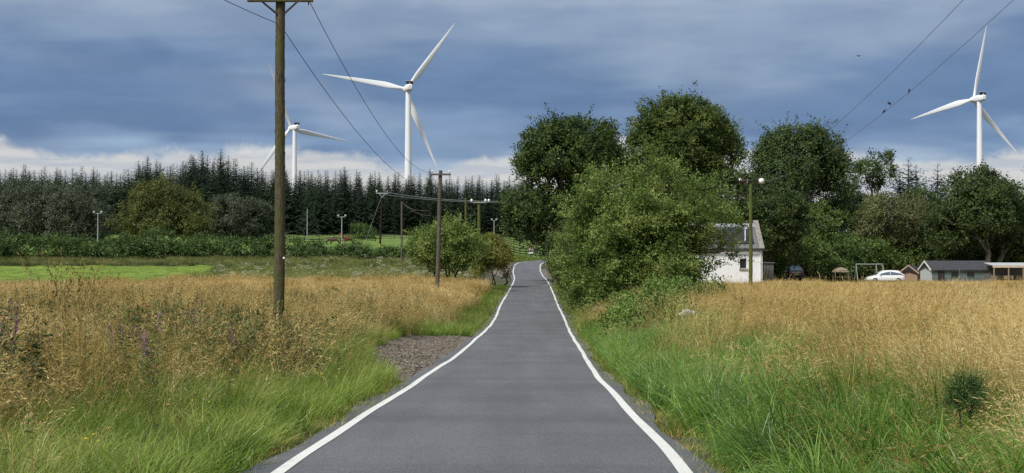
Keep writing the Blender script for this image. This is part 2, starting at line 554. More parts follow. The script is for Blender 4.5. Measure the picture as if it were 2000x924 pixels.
col = nmix(nt, 0.7, col, nramp(nt, mid_, [(0.3, (0.9, 0.9, 0.9)), (0.7, (1.06, 1.06, 1.06))]), 'MULTIPLY')
nt.links.new(col, b.inputs['Base Color'])
b.inputs['Roughness'].default_value = 0.72
b.inputs['Specular IOR Level'].default_value = 0.35
nbump(nt, b, fine, 0.6, 0.006)
M['asphalt'] = m
m, nt, b = newmat('road_paint')
f = nnoise(nt, 40.0, 5, 0.7, 'Position')
f2 = nnoise(nt, 1.2, 4, 0.6, 'Position')
col = nramp(nt, f, [(0.28, (0.46, 0.46, 0.44)), (0.42, (0.72, 0.72, 0.69)), (0.7, (0.80, 0.80, 0.77))])
col = nmix(nt, 0.6, col, nramp(nt, f2, [(0.3, (0.82, 0.81, 0.78)), (0.6, (1, 1, 1))]), 'MULTIPLY')
nt.links.new(col, b.inputs['Base Color'])
b.inputs['Roughness'].default_value = 0.6
nbump(nt, b, f, 0.3, 0.004)
M['paint'] = m
m, nt, b = newmat('gravel_bed')
f = nnoise(nt, 22.0, 6, 0.7, 'Position')
nt.links.new(nramp(nt, f, [(0.3, (0.075, 0.06, 0.046)), (0.5, (0.16, 0.132, 0.104)), (0.72, (0.25, 0.215, 0.175))]), b.inputs['Base Color'])
b.inputs['Roughness'].default_value = 0.95
nbump(nt, b, f, 1.0, 0.03)
M['gravel'] = m
M['stone'] = mat_leaf('gravel_stone', (0.07, 0.056, 0.042), (0.17, 0.14, 0.108), (0.31, 0.27, 0.22), 0.0, 3.0, 0.9, 'Position', 0.6)
M['track'] = mat_field('track_stone', (0.22, 0.19, 0.15), (0.33, 0.29, 0.24), (0.42, 0.38, 0.32))

# ------------------------------------------------------------------ the road's course and the lie of the land
rows = np.array([924, 880, 840, 800, 780, 760, 740, 720, 700, 680, 660, 640, 620, 600, 580, 570, 560, 550, 545, 540, 530, 520, 515, 512.])
pl = np.array([535, 602, 666, 729, 760, 792, 821, 853, 885, 910, 931, 954, 969, 976, 986, 992.6, 999, 1003.6, 1005, 1005, 1002, 1002, 1005, 1010.])
pr = np.array([1340, 1305, 1267, 1230, 1211, 1191, 1170, 1156, 1144, 1132, 1120, 1109, 1101, 1090, 1083.5, 1079, 1074, 1070, 1065, 1060, 1055.6, 1057, 1061, 1068.])
depth = np.array([11.2, 12.8, 15.0, 18.0, 20.0, 22.6, 25.8, 29.7, 34.7, 40.5, 47.6, 58., 68., 78., 92., 104., 119., 135., 149., 160., 169., 178., 184., 188.])
cx = ((pl + pr) / 2 - 1000) / F * depth
cz = ZC - (rows - HZ) / F * depth
cz[13:19] = np.array([-1.50, -1.42, -1.40, -1.37, -1.32, -1.30])
cy_all = np.concatenate([[-60, -20, 0], depth, [191.5, 194.5, 197, 199, 200, 200.5]])
cx_all = np.concatenate([[-1.2, -0.75, -0.45], cx, [4.6, 7.4, 11.5, 17.5, 27, 60.]])
cz_all = np.concatenate([[0.5, 0.25, 0.1], cz, [0.45, 0.6, 0.75, 0.9, 1.0, 1.2]])
# arc-length resampling with a light smoothing
seg = np.hypot(np.diff(cx_all), np.diff(cy_all))
s0 = np.concatenate([[0], np.cumsum(seg)])
ss = np.arange(0, s0[-1], 0.6)
CLX, CLY, CLZ = (np.interp(ss, s0, a) for a in (cx_all, cy_all, cz_all))


def smooth1(a, k):
    ker = np.hanning(k + 2)[1:-1]
    ker /= ker.sum()
    return np.convolve(np.pad(a, k // 2, mode='edge'), ker, 'valid')[:len(a)]


CLX, CLY, CLZ = smooth1(CLX, 9), smooth1(CLY, 9), smooth1(CLZ, 11)
HALF = 2.08

FY_L = [-80, 0, 11, 20, 30, 45, 60, 80, 110, 150, 165, 175, 185, 195, 205, 250, 330, 450, 800, 4000]
FZ_L = [0.6, 0.1, 0.05, -0.2, -0.45, -0.6, -1.0, -1.4, -1.5, -1.35, -1.05, -0.4, 0.3, 1.0, 1.9, 3.7, 6.0, 8.0, 10., 10.]
FY_R = [-80, 0, 11, 20, 30, 45, 60, 80, 110, 150, 175, 200, 260, 330, 450, 800, 4000]
FZ_R = [0.6, 0.2, 0.12, -0.12, -0.3, -0.58, -1.0, -1.45, -1.72, -1.85, -1.4, -0.4, 2.2, 5.0, 8.0, 10., 10.]


def sstep(t):
    t = np.clip(t, 0, 1)
    return t * t * (3 - 2 * t)


def road_near(x, y):
    """distance to the centre line and road level there"""
    x, y = np.atleast_1d(x).astype(float), np.atleast_1d(y).astype(float)
    d = np.empty(len(x))
    z = np.empty(len(x))
    near = (y < 230) & (np.abs(x) < 75)
    d[~near] = 60.0
    z[~near] = 0.0
    idx = np.nonzero(near)[0]
    for k in range(0, len(idx), 20000):
        i = idx[k:k + 20000]
        D = (x[i, None] - CLX[None, :]) ** 2 + (y[i, None] - CLY[None, :]) ** 2
        j = D.argmin(1)
        d[i] = np.sqrt(D[np.arange(len(i)), j])
        z[i] = CLZ[j]
    return d, z


def hills(x, y):
    return (0.10 * np.sin(x * 0.31 + 1.0) * np.sin(y * 0.23) + 0.07 * np.sin(x * 0.9 + y * 0.55) + 0.05 * np.sin(x * 1.7 - y * 1.3))


def height(x, y):
    x, y = np.atleast_1d(x).astype(float), np.atleast_1d(y).astype(float)
    d, zr = road_near(x, y)
    xc = np.interp(y, CLY[:330], CLX[:330])
    side = sstep((x - xc + 6) / 12)
    f = np.interp(y, FY_L, FZ_L) * (1 - side) + np.interp(y, FY_R, FZ_R) * side
    f = f + hills(x, y) * np.clip((d - 3) / 4, 0, 1)
    t = sstep((d - 2.15) / (4.2 - 1.0 * side))
    low = zr - 0.09 + 0.07 * sstep((d - 2.0) / 0.6)
    return low * (1 - t) + f * t


def hz(x, y):
    return float(height(x, y)[0])


def side_of(x, y):
    return x - np.interp(y, CLY[:330], CLX[:330])


def grid_mesh(name, xs, ys, mat, lift=0.0, kind='structure', edge=0.0):
    X, Y = np.meshgrid(xs, ys)
    Z = height(X.ravel(), Y.ravel()) + lift
    V = np.column_stack([X.ravel(), Y.ravel(), Z])
    if edge:
        V[:, :2] += rng.normal(0, edge, (len(V), 2))
    nx, ny = len(xs), len(ys)
    i = np.arange(ny - 1)[:, None] * nx
    j = np.arange(nx - 1)[None, :]
    f = np.stack([i + j, i + j + 1, i + j + 1 + nx, i + j + nx], axis=-1).reshape(-1, 4)
    o = bpy.data.objects.new(name, npmesh(name, V, f, mat, None, True))
    link(o)
    o['kind'] = kind
    return o


gx = np.concatenate([-np.geomspace(16, 3000, 46)[::-1], np.arange(-15.6, 15.7, 0.4), np.geomspace(16, 3000, 46)])
gy = np.concatenate([[-80, -40, -20, -8], np.arange(0, 60, 0.8), np.arange(60, 215, 1.25), np.geomspace(216, 4000, 60)])
grid_mesh('ground', gx, gy, M['soil'])


def ribbon(name, off_a, off_b, mat, lift, s_from=0.0, s_to=1e9, jit_a=0.0, jit_b=0.0, ncross=2, wob=0.0, parent=None):
    """strip that follows the road between two offsets from its centre line"""
    tx, ty = np.gradient(CLX), np.gradient(CLY)
    ln = np.hypot(tx, ty)
    nxv, nyv = ty / ln, -tx / ln
    sel = (ss >= s_from) & (ss <= s_to)
    X, Y, Z, NX, NY = CLX[sel], CLY[sel], CLZ[sel], nxv[sel], nyv[sel]
    n = len(X)
    a = off_a + smooth1(rng.normal(0, 1, n), 5) * jit_a
    c = off_b + smooth1(rng.normal(0, 1, n), 5) * jit_b
    w = smooth1(rng.normal(0, 1, n), 9) * wob
    V = []
    for k in range(ncross):
        t = k / (ncross - 1)
        o = a * (1 - t) + c * t + w
        V.append(np.column_stack([X + NX * o, Y + NY * o, Z + lift - 0.012 * (o / 2.0) ** 2]))
    V = np.stack(V, axis=1).reshape(-1, 3)
    i = np.arange(n - 1)[:, None] * ncross
    j = np.arange(ncross - 1)[None, :]
    f = np.stack([i + j, i + j + 1, i + j + 1 + ncross, i + j + ncross], axis=-1).reshape(-1, 4)
    o = bpy.data.objects.new(name, npmesh(name, V, f, mat, None, True))
    link(o, parent)
    return o


road = ribbon('road', -HALF, HALF, M['asphalt'], 0.0, 20, 1e9, 0.13, 0.13, 9)
road['kind'] = 'structure'
ribbon('edge_line', -1.865, -1.745, M['paint'], 0.006, 20, 1e9, 0.006, 0.006, 2, 0.03, road)
ribbon('edge_line', 1.745, 1.865, M['paint'], 0.006, 20, 1e9, 0.006, 0.006, 2, 0.03, road)

# mown field on the left, paddock beyond the hedge, verge at the bend, dry pasture on the right
grid_mesh('field', np.arange(-95, -13, 1.5), np.arange(96, 177, 1.5), M['field'], 0.22)
grid_mesh('paddock', np.concatenate([np.arange(-100, -2.5, 2.0)]), np.arange(196, 322, 2.0), M['paddock'], 0.3)
grid_mesh('verge_lawn', np.arange(-2.0, 42, 1.0), np.arange(203.5, 300, 1.5), M['paddock'], 0.2)
grid_mesh('pasture', np.arange(9, 110, 1.5), np.arange(70, 170, 1.5), M['dry_field'], 0.12)


def patch(name, outline, mat, lift=0.02):
    """irregular ground patch from an outline, draped on the terrain"""
    o = np.array(outline, float)
    c = o.mean(0)
    n = len(o)
    t = np.linspace(0, n, n * 8, endpoint=False)
    oc = np.column_stack([np.interp(t, np.arange(n + 1), np.append(o[:, k], o[0, k])) for k in (0, 1)])
    oc += rng.normal(0, 0.06, oc.shape)
    rings = [c + (oc - c) * r for r in (0.02, 0.25, 0.5, 0.75, 0.9, 1.0)]
    V = np.vstack(rings)
    V = np.column_stack([V, height(V[:, 0], V[:, 1]) + lift])
    m_ = len(oc)
    f = [[i * m_ + j, i * m_ + (j + 1) % m_, (i + 1) * m_ + (j + 1) % m_, (i + 1) * m_ + j] for i in range(5) for j in range(m_)]
    ob = bpy.data.objects.new(name, npmesh(name, V, np.array(f), mat, None, True))
    link(ob)
    ob['kind'] = 'structure'
    return ob


def rx(Y):
    return float(np.interp(Y, CLY[:330], CLX[:330]))


GRAVEL = [(rx(25) - 1.95, 25.0), (rx(27) - 2.65, 26.3), (rx(30) - 3.45, 29.0), (rx(34) - 4.0, 34), (rx(39) - 4.2, 39), (rx(43) - 3.9, 43.5), (rx(47) - 3.0, 47.5),
          (rx(49) - 1.95, 49.5), (rx(40) - 1.9, 40), (rx(32) - 1.9, 32)]
patch('gravel_patch', GRAVEL, M['gravel'], 0.05)
patch('driveway', [(rx(150) + 1.9, 149), (rx(150) + 6.5, 151), (rx(160) + 7, 160), (rx(170) + 5, 170), (rx(172) + 1.9, 173), (rx(160) + 1.9, 160)], M['gravel'], 0.05)
patch('driveway', [(rx(149) - 1.9, 150), (rx(155) - 3.0, 155), (rx(165) - 4.6, 165), (rx(176) - 4.0, 176), (rx(182) - 1.9, 182), (rx(165) - 1.9, 165)], M['gravel'], 0.05)
patch('track', [(-3, 212), (0.5, 211), (6, 217), (13, 226), (20, 232), (20, 240), (10, 234), (3, 224), (-2, 217)], M['track'], 0.06)


# ------------------------------------------------------------------ scattered ground cover
def inside_poly(x, y, poly):
    p = np.array(poly)
    c = np.zeros(len(x), bool)
    j = len(p) - 1
    for i in range(len(p)):
        c ^= ((p[i, 1] > y) != (p[j, 1] > y)) & (x < (p[j, 0] - p[i, 0]) * (y - p[i, 1]) / (p[j, 1] - p[i, 1] + 1e-12) + p[i, 0])
        j = i
    return c


def vnoise(x, y, s, seed=0):
    """cheap smooth 2-D noise, about 0..1"""
    r = np.random.default_rng(seed)
    v = np.zeros(len(x))
    for k in range(7):
        a = r.uniform(0, 2 * np.pi)
        fq = s * r.uniform(0.6, 1.9)
        v += np.sin((x * np.cos(a) + y * np.sin(a)) * fq + r.uniform(0, 6.28))
    return np.clip(0.5 + v / 6.5, 0, 1)


class Clump:
    def __init__(self):
        self.V, self.Q, self.MI, self.n = [], [], [], 0

    def quads(self, V, Q, mi):
        self.V.append(V)
        self.Q.append(Q + self.n)
        self.MI.append(np.full(len(Q), mi))
        self.n += len(V)

    def blades(self, n, radius, h, width, th0, th1, mi=0, segs=4, wind=0.0, taper=0.12, base=None):
        """n bent blades; th0 lean at the base, th1 extra bend towards the tip (radians); returns tips and tip directions"""
        a = rng.uniform(0, 2 * np.pi, n)
        r = radius * np.sqrt(rng.uniform(0, 1, n))
        p = np.column_stack([r * np.cos(a), r * np.sin(a), np.zeros(n) - 0.02]) if base is None else base
        az = a + rng.normal(0, 0.9, n)
        dirx, diry = np.cos(az) + wind, np.sin(az)
        ln = np.hypot(dirx, diry)
        dirx, diry = dirx / ln, diry / ln
        L = rng.uniform(h[0], h[1], n)
        t0 = np.abs(rng.normal(th0, th0 * 0.5, n))
        t1 = np.abs(rng.normal(th1, th1 * 0.45, n))
        w = width * rng.uniform(0.7, 1.3, n)
        fa = rng.uniform(0, 2 * np.pi, n)
        sx, sy = np.cos(fa), np.sin(fa)
        pts = []
        q = p.copy()
        ds = L / segs
        for k in range(segs + 1):
            tt = k / segs
            wk = w * (1 - (1 - taper) * tt ** 1.6)
            pts.append(np.stack([q - np.column_stack([sx * wk / 2, sy * wk / 2, 0 * wk]), q + np.column_stack([sx * wk / 2, sy * wk / 2, 0 * wk])], axis=1))
            th = t0 + t1 * tt ** 1.5
            d = np.column_stack([dirx * np.sin(th), diry * np.sin(th), np.cos(th)])
            if k < segs:
                q = q + d * ds[:, None]
        V = np.stack(pts, axis=1)                       # n, segs+1, 2, 3
        i = (np.arange(n) * (segs + 1) * 2)[:, None]
        k = (np.arange(segs) * 2)[None, :]
        Q = np.stack([i + k, i + k + 1, i + k + 3, i + k + 2], axis=-1).reshape(-1, 4)
        self.quads(V.reshape(-1, 3), Q, mi)
        return q, d, p

    def leaves(self, pos, axis, size, aspect, mi, up=0.4):
        V, Q = leaf_quads(pos, axis, size, aspect, up)
        self.quads(V, Q, mi)

    def heads(self, tips, dirs, length, n_each, size, aspect, mi, spread, jit=0.28):
        m_ = len(tips)
        t = np.tile(np.linspace(-1, 0.15, n_each), m_)
        P_ = np.repeat(tips, n_each, 0)
        D = np.repeat(dirs, n_each, 0)
        pos = P_ + D * (t * length)[:, None] + rng.normal(0, spread, (m_ * n_each, 3)) * (1 - 0.6 * (t + 1) / 1.15)[:, None]
        ax = D + rng.normal(0, jit, D.shape)
        ax /= np.linalg.norm(ax, axis=1)[:, None]
        self.leaves(pos, ax, size * rng.uniform(0.7, 1.3, len(pos)), aspect, mi, 0.0)

    def obj(self, name, coll, mats):
        me = npmesh(name, np.vstack(self.V), np.vstack(self.Q), mats, np.concatenate(self.MI))
        o = bpy.data.objects.new(name, me)
        coll.objects.link(o)
        return o


def leaf_quads(pos, axis, size, aspect, up=0.4, nb=None):
    n = len(pos)
    nr = rng.normal(0, 1, (n, 3))
    nr /= np.linalg.norm(nr, axis=1)[:, None]
    if nb is not None:
        nr = nr * 0.48 + nb
    nr[:, 2] += up
    b = np.cross(axis, nr)
    b /= np.linalg.norm(b, axis=1)[:, None] + 1e-9
    size = np.broadcast_to(size, (n,))
    w = (size * aspect / 2)[:, None]
    L = size[:, None]
    mid = pos + axis * L * 0.48
    V = np.stack([pos, mid - b * w, pos + axis * L, mid + b * w], axis=1).reshape(-1, 3)
    Q = np.arange(n * 4).reshape(-1, 4)
    return V, Q


def scatter(name, label, cat, xy, coll, scl=(0.8, 1.2), tilt=0.08, lift=0.0, hscale=None, windy=True):
    """ground cover: ONE object of kind stuff, clumps placed on the terrain"""
    n = len(xy)
    z = height(xy[:, 0], xy[:, 1]) + lift
    me = bpy.data.meshes.new(name)
    me.vertices.add(n)
    me.vertices.foreach_set('co', np.column_stack([xy, z]).astype(np.float32).ravel())
    k = len(coll.objects)
    a = me.attributes.new('pick', 'INT', 'POINT')
    a.data.foreach_set('value', rng.integers(0, k, n).astype(np.int32))
    a = me.attributes.new('rot', 'FLOAT_VECTOR', 'POINT')
    a.data.foreach_set('vector', np.column_stack([rng.normal(0, tilt, n), rng.normal(0, tilt, n), (6.0 * (vnoise(xy[:, 0], xy[:, 1], 0.14, 77) - 0.5) + rng.normal(0, 0.45, n)) if windy else rng.uniform(0, 6.28, n)]).astype(np.float32).ravel())
    a = me.attributes.new('scl', 'FLOAT_VECTOR', 'POINT')
    s = rng.uniform(scl[0], scl[1], n)
    sz = s * (hscale if hscale is not None else 1.0) * rng.uniform(0.85, 1.15, n) * (0.78 + 0.42 * vnoise(xy[:, 0], xy[:, 1], 0.5, 78))
    a.data.foreach_set('vector', np.column_stack([s, s, sz]).astype(np.float32).ravel())
    o = bpy.data.objects.new(name, me)
    link(o)
    o['kind'] = 'stuff'
    tag(o, label, cat)
    ng = bpy.data.node_groups.new(name, 'GeometryNodeTree')
    ng.interface.new_socket('Geometry', in_out='INPUT', socket_type='NodeSocketGeometry')
    ng.interface.new_socket('Geometry', in_out='OUTPUT', socket_type='NodeSocketGeometry')
    gi, go = ng.nodes.new('NodeGroupInput'), ng.nodes.new('NodeGroupOutput')
    ci = ng.nodes.new('GeometryNodeCollectionInfo')
    ci.inputs['Collection'].default_value = coll
    ci.inputs['Separate Children'].default_value = True
    ci.inputs['Reset Children'].default_value = True
    ip = ng.nodes.new('GeometryNodeInstanceOnPoints')
    ip.inputs['Pick Instance'].default_value = True

    def attr(nm, dt):
        q = ng.nodes.new('GeometryNodeInputNamedAttribute')
        q.data_type = dt
        q.inputs['Name'].default_value = nm
        return q.outputs['Attribute']
    ng.links.new(gi.outputs[0], ip.inputs['Points'])
    ng.links.new(ci.outputs[0], ip.inputs['Instance'])
    ng.links.new(attr('pick', 'INT'), ip.inputs['Instance Index'])
    ng.links.new(attr('rot', 'FLOAT_VECTOR'), ip.inputs['Rotation'])
    ng.links.new(attr('scl', 'FLOAT_VECTOR'), ip.inputs['Scale'])
    ng.links.new(ip.outputs[0], go.inputs[0])
    md = o.modifiers.new('scatter', 'NODES')
    md.node_group = ng
    return o


def protos(name, count, fn, mats):
    c = bpy.data.collections.new(name)
    for i in range(count):
        k = Clump()
        fn(k, i)
        k.obj('%s_%d' % (name, i), c, mats)
    return c


def pr_verge(k, i):
    k.blades(80, 0.26, (0.2, 0.55), 0.011, 0.3, 1.7, 0, 5, 0.45)
    k.blades(16, 0.24, (0.3, 0.62), 0.004, 0.2, 0.9, 1, 4, 0.35)


def pr_lush(k, i):
    k.blades(64, 0.24, (0.4, 0.9), 0.017, 0.22, 2.0, 0, 6, 0.5)
    k.blades(24, 0.24, (0.2, 0.5), 0.010, 0.4, 1.2, 0, 4, 0.3)
    t, d, _ = k.blades(4 if i % 2 else 8, 0.2, (0.6, 0.95), 0.004, 0.2, 1.1, 1, 5, 0.6)
    k.heads(t, d, 0.13, 9, 0.022, 0.22, 1, 0.004)


def pr_short(k, i):
    k.blades(70, 0.2, (0.06, 0.2), 0.006, 0.5, 0.9, 0, 3)
    k.blades(12, 0.2, (0.08, 0.25), 0.004, 0.8, 0.8, 1, 3)


def pr_dry(k, i):
    t, d, _ = k.blades(46, 0.32, (0.6, 1.2), 0.005, 0.14, 0.7, 0, 5, 0.9)
    k.heads(t, d, 0.19, 8, 0.06, 0.11, 1, 0.007)
    k.blades(40, 0.32, (0.4, 0.95), 0.007, 0.25, 1.4, 0, 5, 0.8)
    k.blades(20 + 22 * (i % 3), 0.30, (0.3, 0.75), 0.009, 0.25, 1.3, 2, 4, 0.5)


def pr_dry_far(k, i):
    t, d, _ = k.blades(64, 0.5, (0.55, 1.15), 0.012, 0.14, 0.6, 0, 4, 0.8)
    k.heads(t, d, 0.2, 5, 0.10, 0.16, 1, 0.012)
    k.blades(30 + 22 * (i % 3), 0.5, (0.3, 0.75), 0.018, 0.3, 1.2, 2 if i % 3 else 0, 4, 0.6)


def pr_lodged(k, i):
    t, d, _ = k.blades(50, 0.3, (0.6, 1.25), 0.0055, 0.45, 1.6, 0, 6, 1.0)
    k.heads(t, d, 0.2, 9, 0.05, 0.2, 1, 0.012)
    k.blades(30, 0.3, (0.4, 0.8), 0.008, 0.4, 1.5, 0, 4, 0.5)


def stalk(k, h, leafn, leafsize, top, n_st, rad, spread=0.12):
    t, d, p = k.blades(n_st, rad, h, 0.009, 0.06, spread, 1, 4, 0.2, 0.5)
    for q, e, p0 in zip(t, d, p):
        L = np.linalg.norm(q - p0)
        f = rng.uniform(0.15, 0.93, leafn)
        pos = p0 + (q - p0) * f[:, None]
        a = rng.uniform(0, 6.28, leafn)
        ax = np.column_stack([np.cos(a), np.sin(a), rng.normal(0.25, 0.35, leafn)])
        ax /= np.linalg.norm(ax, axis=1)[:, None]
        k.leaves(pos, ax, leafsize * (1.15 - 0.6 * f) * rng.uniform(0.7, 1.2, leafn), 0.26, 0, 0.6)
        if top:
            mi, ln, cnt, sz, spr = top
            k.heads(q[None], e[None], ln, cnt, sz, 0.6, mi, spr)


def pr_weed(k, i):
    top = [(2, 0.22, 26, 0.03, 0.014), (2, 0.3, 34, 0.03, 0.02), None, (2, 0.16, 18, 0.026, 0.012)][i % 4]
    stalk(k, (0.7, 1.3), 30, 0.16, top, 5, 0.18)
    k.blades(34, 0.25, (0.3, 0.7), 0.008, 0.3, 1.0, 0, 4)


def pr_willowherb(k, i):
    stalk(k, (0.8, 1.2), 30, 0.13, (2, 0.2, 22, 0.028, 0.018), 3, 0.12)
    k.blades(14, 0.25, (0.3, 0.7), 0.008, 0.3, 1.0, 0, 4)


def pr_umbel(k, i):
    t, d, p = k.blades(5, 0.22, (0.8, 1.25), 0.012, 0.08, 0.15, 0, 3, 0.1, 0.6)
    for q in t:
        n = 26
        a = rng.uniform(0, 6.28, n)
        r = 0.11 * np.sqrt(rng.uniform(0, 1, n))
        pos = q + np.column_stack([r * np.cos(a), r * np.sin(a), rng.normal(0, 0.018, n)])
        ax = np.column_stack([np.cos(a), np.sin(a), rng.normal(0, 0.4, n)])
        ax /= np.linalg.norm(ax, axis=1)[:, None]
        k.leaves(pos, ax, 0.05, 0.9, 1, 1.5)
    a = rng.uniform(0, 6.28, 60)
    pos = np.column_stack([rng.normal(0, 0.18, 60), rng.normal(0, 0.18, 60), rng.uniform(0.1, 0.75, 60)])
    ax = np.column_stack([np.cos(a), np.sin(a), rng.normal(0.2, 0.4, 60)])
    k.leaves(pos, ax / np.linalg.norm(ax, axis=1)[:, None], 0.13, 0.5, 0, 0.6)


def pr_rough(k, i):
    k.blades(80, 0.5, (0.35, 0.85), 0.018, 0.25, 1.0, 0, 3, 0.3)
    t, d, _ = k.blades(14 + 14 * (i % 2), 0.5, (0.6, 1.0), 0.010, 0.12, 0.6, 1, 3, 0.3)
    k.heads(t, d, 0.16, 4, 0.06, 0.4, 1, 0.02)


def pr_yellow(k, i):
    t, d, _ = k.blades(3, 0.12, (0.35, 0.55), 0.004, 0.15, 0.3, 1, 3)
    for q in t:
        n = 6
        a = np.linspace(0, 6.28, n, endpoint=False)
        ax = np.column_stack([np.cos(a), np.sin(a), np.full(n, 0.35)])
        k.leaves(np.repeat(q[None], n, 0), ax, 0.022, 0.8, 0, 1.0)


def pr_reed(k, i):
    t, d, _ = k.blades(14, 0.22, (1.5, 2.0), 0.006, 0.05, 0.35, 0, 5, 0.3, 0.4)
    k.heads(t, d, 0.34, 26, 0.04, 0.35, 1, 0.025)
    k.blades(22, 0.25, (0.7, 1.2), 0.009, 0.12, 0.9, 0, 5, 0.3)


C_verge = protos('proto_verge', 5, pr_verge, [M['g_verge'], M['straw_g']])
C_lush = protos('proto_lush', 6, pr_lush, [M['g_lush'], M['straw_g']])
C_short = protos('proto_short', 4, pr_short, [M['g_bright'], M['straw']])
C_dry = protos('proto_dry', 6, pr_dry, [M['straw'], M['seed'], M['straw_g']])
C_dryf = protos('proto_dry_far', 6, pr_dry_far, [M['straw'], M['seed'], M['straw_g']])
C_lodg = protos('proto_lodged', 5, pr_lodged, [M['straw'], M['seed_brown']])
C_weed = protos('proto_weed', 8, pr_weed, [M['weed'], M['weed_stem'], M['seed_brown']])
C_will = protos('proto_willowherb', 4, pr_willowherb, [M['weed'], M['weed_stem'], M['purple']])
C_umb = protos('proto_umbel', 4, pr_umbel, [M['weed'], M['umbel']])
def pr_bank(k, i):
    t, d, _ = k.blades(26, 0.3, (0.6, 1.2), 0.005, 0.16, 0.8, 3, 5, 0.8)
    k.heads(t, d, 0.18, 8, 0.05, 0.16, 3 if i % 2 else 1, 0.01)
    k.blades(46, 0.3, (0.35, 0.95), 0.009, 0.25, 1.4, 2, 5, 0.6)
    k.blades(18, 0.3, (0.4, 0.9), 0.007, 0.3, 1.6, 3, 5, 0.8)
    stalk(k, (0.5, 1.05), 20, 0.13, (1, 0.14, 14, 0.03, 0.012) if i % 2 else None, 2, 0.2)


def pr_litter(k, i):
    k.blades(26, 0.16, (0.05, 0.2), 0.006, 1.25, 0.3, 0, 2)
    k.blades(16, 0.14, (0.05, 0.16), 0.006, 0.8, 0.8, 1, 3)


C_bank = protos('proto_bank', 6, pr_bank, [M['weed'], M['seed_brown'], M['straw_g'], M['straw']])
C_lit = protos('proto_litter', 4, pr_litter, [M['straw'], M['g_verge']])
C_rough = protos('proto_rough', 5, pr_rough, [M['g_rough'], M['straw_g']])
C_yel = protos('proto_yellow', 3, pr_yellow, [M['yellow_fl'], M['g_verge']])
C_reed = protos('proto_reed', 3, pr_reed, [M['straw'], M['seed_brown']])


def pts(x0, x1, y0, y1, dens):
    n = int((x1 - x0) * (y1 - y0) * dens)
    return np.column_stack([rng.uniform(x0, x1, n), rng.uniform(y0, y1, n)])


def frame_cull(xy, margin=1.5):
    """keep what the frame or a step to its side can see"""
    return xy[np.abs(xy[:, 0]) < 0.42 * xy[:, 1] + margin]


def dens_keep(xy, f):
    return xy[rng.uniform(0, 1, len(xy)) < np.clip(f, 0, 1)]


# --- left of the road
xy = frame_cull(pts(-26, 0, 7.5, 62, 16))
s = -side_of(xy[:, 0], xy[:, 1]) - HALF + 0.04
ok = (s > 0.02) & ~inside_poly(xy[:, 0], xy[:, 1], [(p[0] - 0.05, p[1]) for p in GRAVEL])
xy, s = xy[ok], s[ok]
nz = vnoise(xy[:, 0], xy[:, 1], 0.7, 3)
green_w = np.interp(xy[:, 1], [8, 12, 16, 22, 30, 40, 50, 60], [2.7, 2.7, 2.6, 2.6, 2.7, 2.8, 2.6, 2.2]) + (nz - 0.5) * 2.0 + rng.normal(0, 0.3, len(xy))
zone = s / green_w
sh = s < 0.35
scatter('verge_edge_grass', 'short grass along the left edge of the tarmac', 'grass', xy[sh], C_short, (0.8, 1.3))
gz = (~sh) & (zone < 1.0)
scatter('verge_grass', 'long green grass on the left verge between tarmac and weeds', 'grass',
        dens_keep(xy[gz], np.interp(xy[gz][:, 1], [10, 60], [1, 0.7])), C_verge, (0.75, 1.25), 0.12,
        hscale=1.0)
mx_ = xy[gz & (zone > 0.35)]
scatter('verge_stray_grass', 'straw-coloured stems standing in the left green verge', 'grass', dens_keep(mx_, 0.04 + 0.12 * (vnoise(mx_[:, 0], mx_[:, 1], 1.3, 19) > 0.6)), C_bank, (0.55, 0.85), 0.12)
wz = zone >= 0.93
X, Y = xy[wz].T
w1 = vnoise(X, Y, 0.55, 11)
w2 = vnoise(X, Y, 0.9, 12)
near = np.interp(Y, [10, 28, 40, 55], [1, 0.8, 0.35, 0.12])
u = rng.uniform(0, 1, len(X))
brown_left = np.clip(1.2 - np.abs(X + 0.36 * Y + 0.3) / 2.2, 0, 1) * (Y < 26)
is_lodg = u < np.maximum(0.10, 0.6 * brown_left)
is_weed = (~is_lodg) & (u < 0.10 + near * (0.18 + 0.75 * w1))
is_rough = (~is_lodg) & (~is_weed) & (rng.uniform(0, 1, len(X)) < 0.55 * near * w2 + 0.08)
is_dry = ~(is_lodg | is_weed | is_rough)
scatter('bank_green_grass', 'green grass stems mixed into the left weed bank', 'grass', dens_keep(xy[wz][is_rough], 0.7 + 0 * X[is_rough]), C_lush, (0.85, 1.2), 0.1)
scatter('lodged_dry_grass', 'bent-over brown dry grass in the left weed bank', 'grass', dens_keep(xy[wz][is_lodg], 0.55 + 0 * X[is_lodg]), C_lodg, (0.8, 1.15), 0.12)
scatter('bank_weeds', 'dark leafy weeds gone to seed on the left bank', 'weeds', dens_keep(xy[wz][is_weed], 0.62 + 0 * X[is_weed]), C_weed, (0.7, 1.1), 0.08)
is_bank = is_dry & (rng.uniform(0, 1, len(X)) < np.interp(Y, [10, 26, 40, 55], [0.85, 0.75, 0.4, 0.1]))
is_dry = is_dry & ~is_bank
scatter('bank_mixed_grass', 'khaki tangle of grass and weeds on the left bank', 'grass', dens_keep(xy[wz][is_bank], 0.6 + 0 * X[is_bank]), C_bank, (0.8, 1.15), 0.08)
scatter('bank_dry_grass', 'tall straw-coloured grass around the near wooden pole', 'grass', dens_keep(xy[wz][is_dry], 0.5 + 0 * X[is_dry]), C_dry, (0.8, 1.15), 0.06)
ww = frame_cull(pts(-9, -3.6, 12, 32, 2.6))
s2 = -side_of(ww[:, 0], ww[:, 1]) - HALF
k = (s2 > 2.0) & (s2 < 4.6)
scatter('willowherb', 'purple-flowered willowherb among the left bank weeds', 'wildflowers', dens_keep(ww[k], 0.13 * (vnoise(ww[k][:, 0], ww[k][:, 1], 0.8, 21) > 0.45) + 0.01), C_will, (0.85, 1.15))
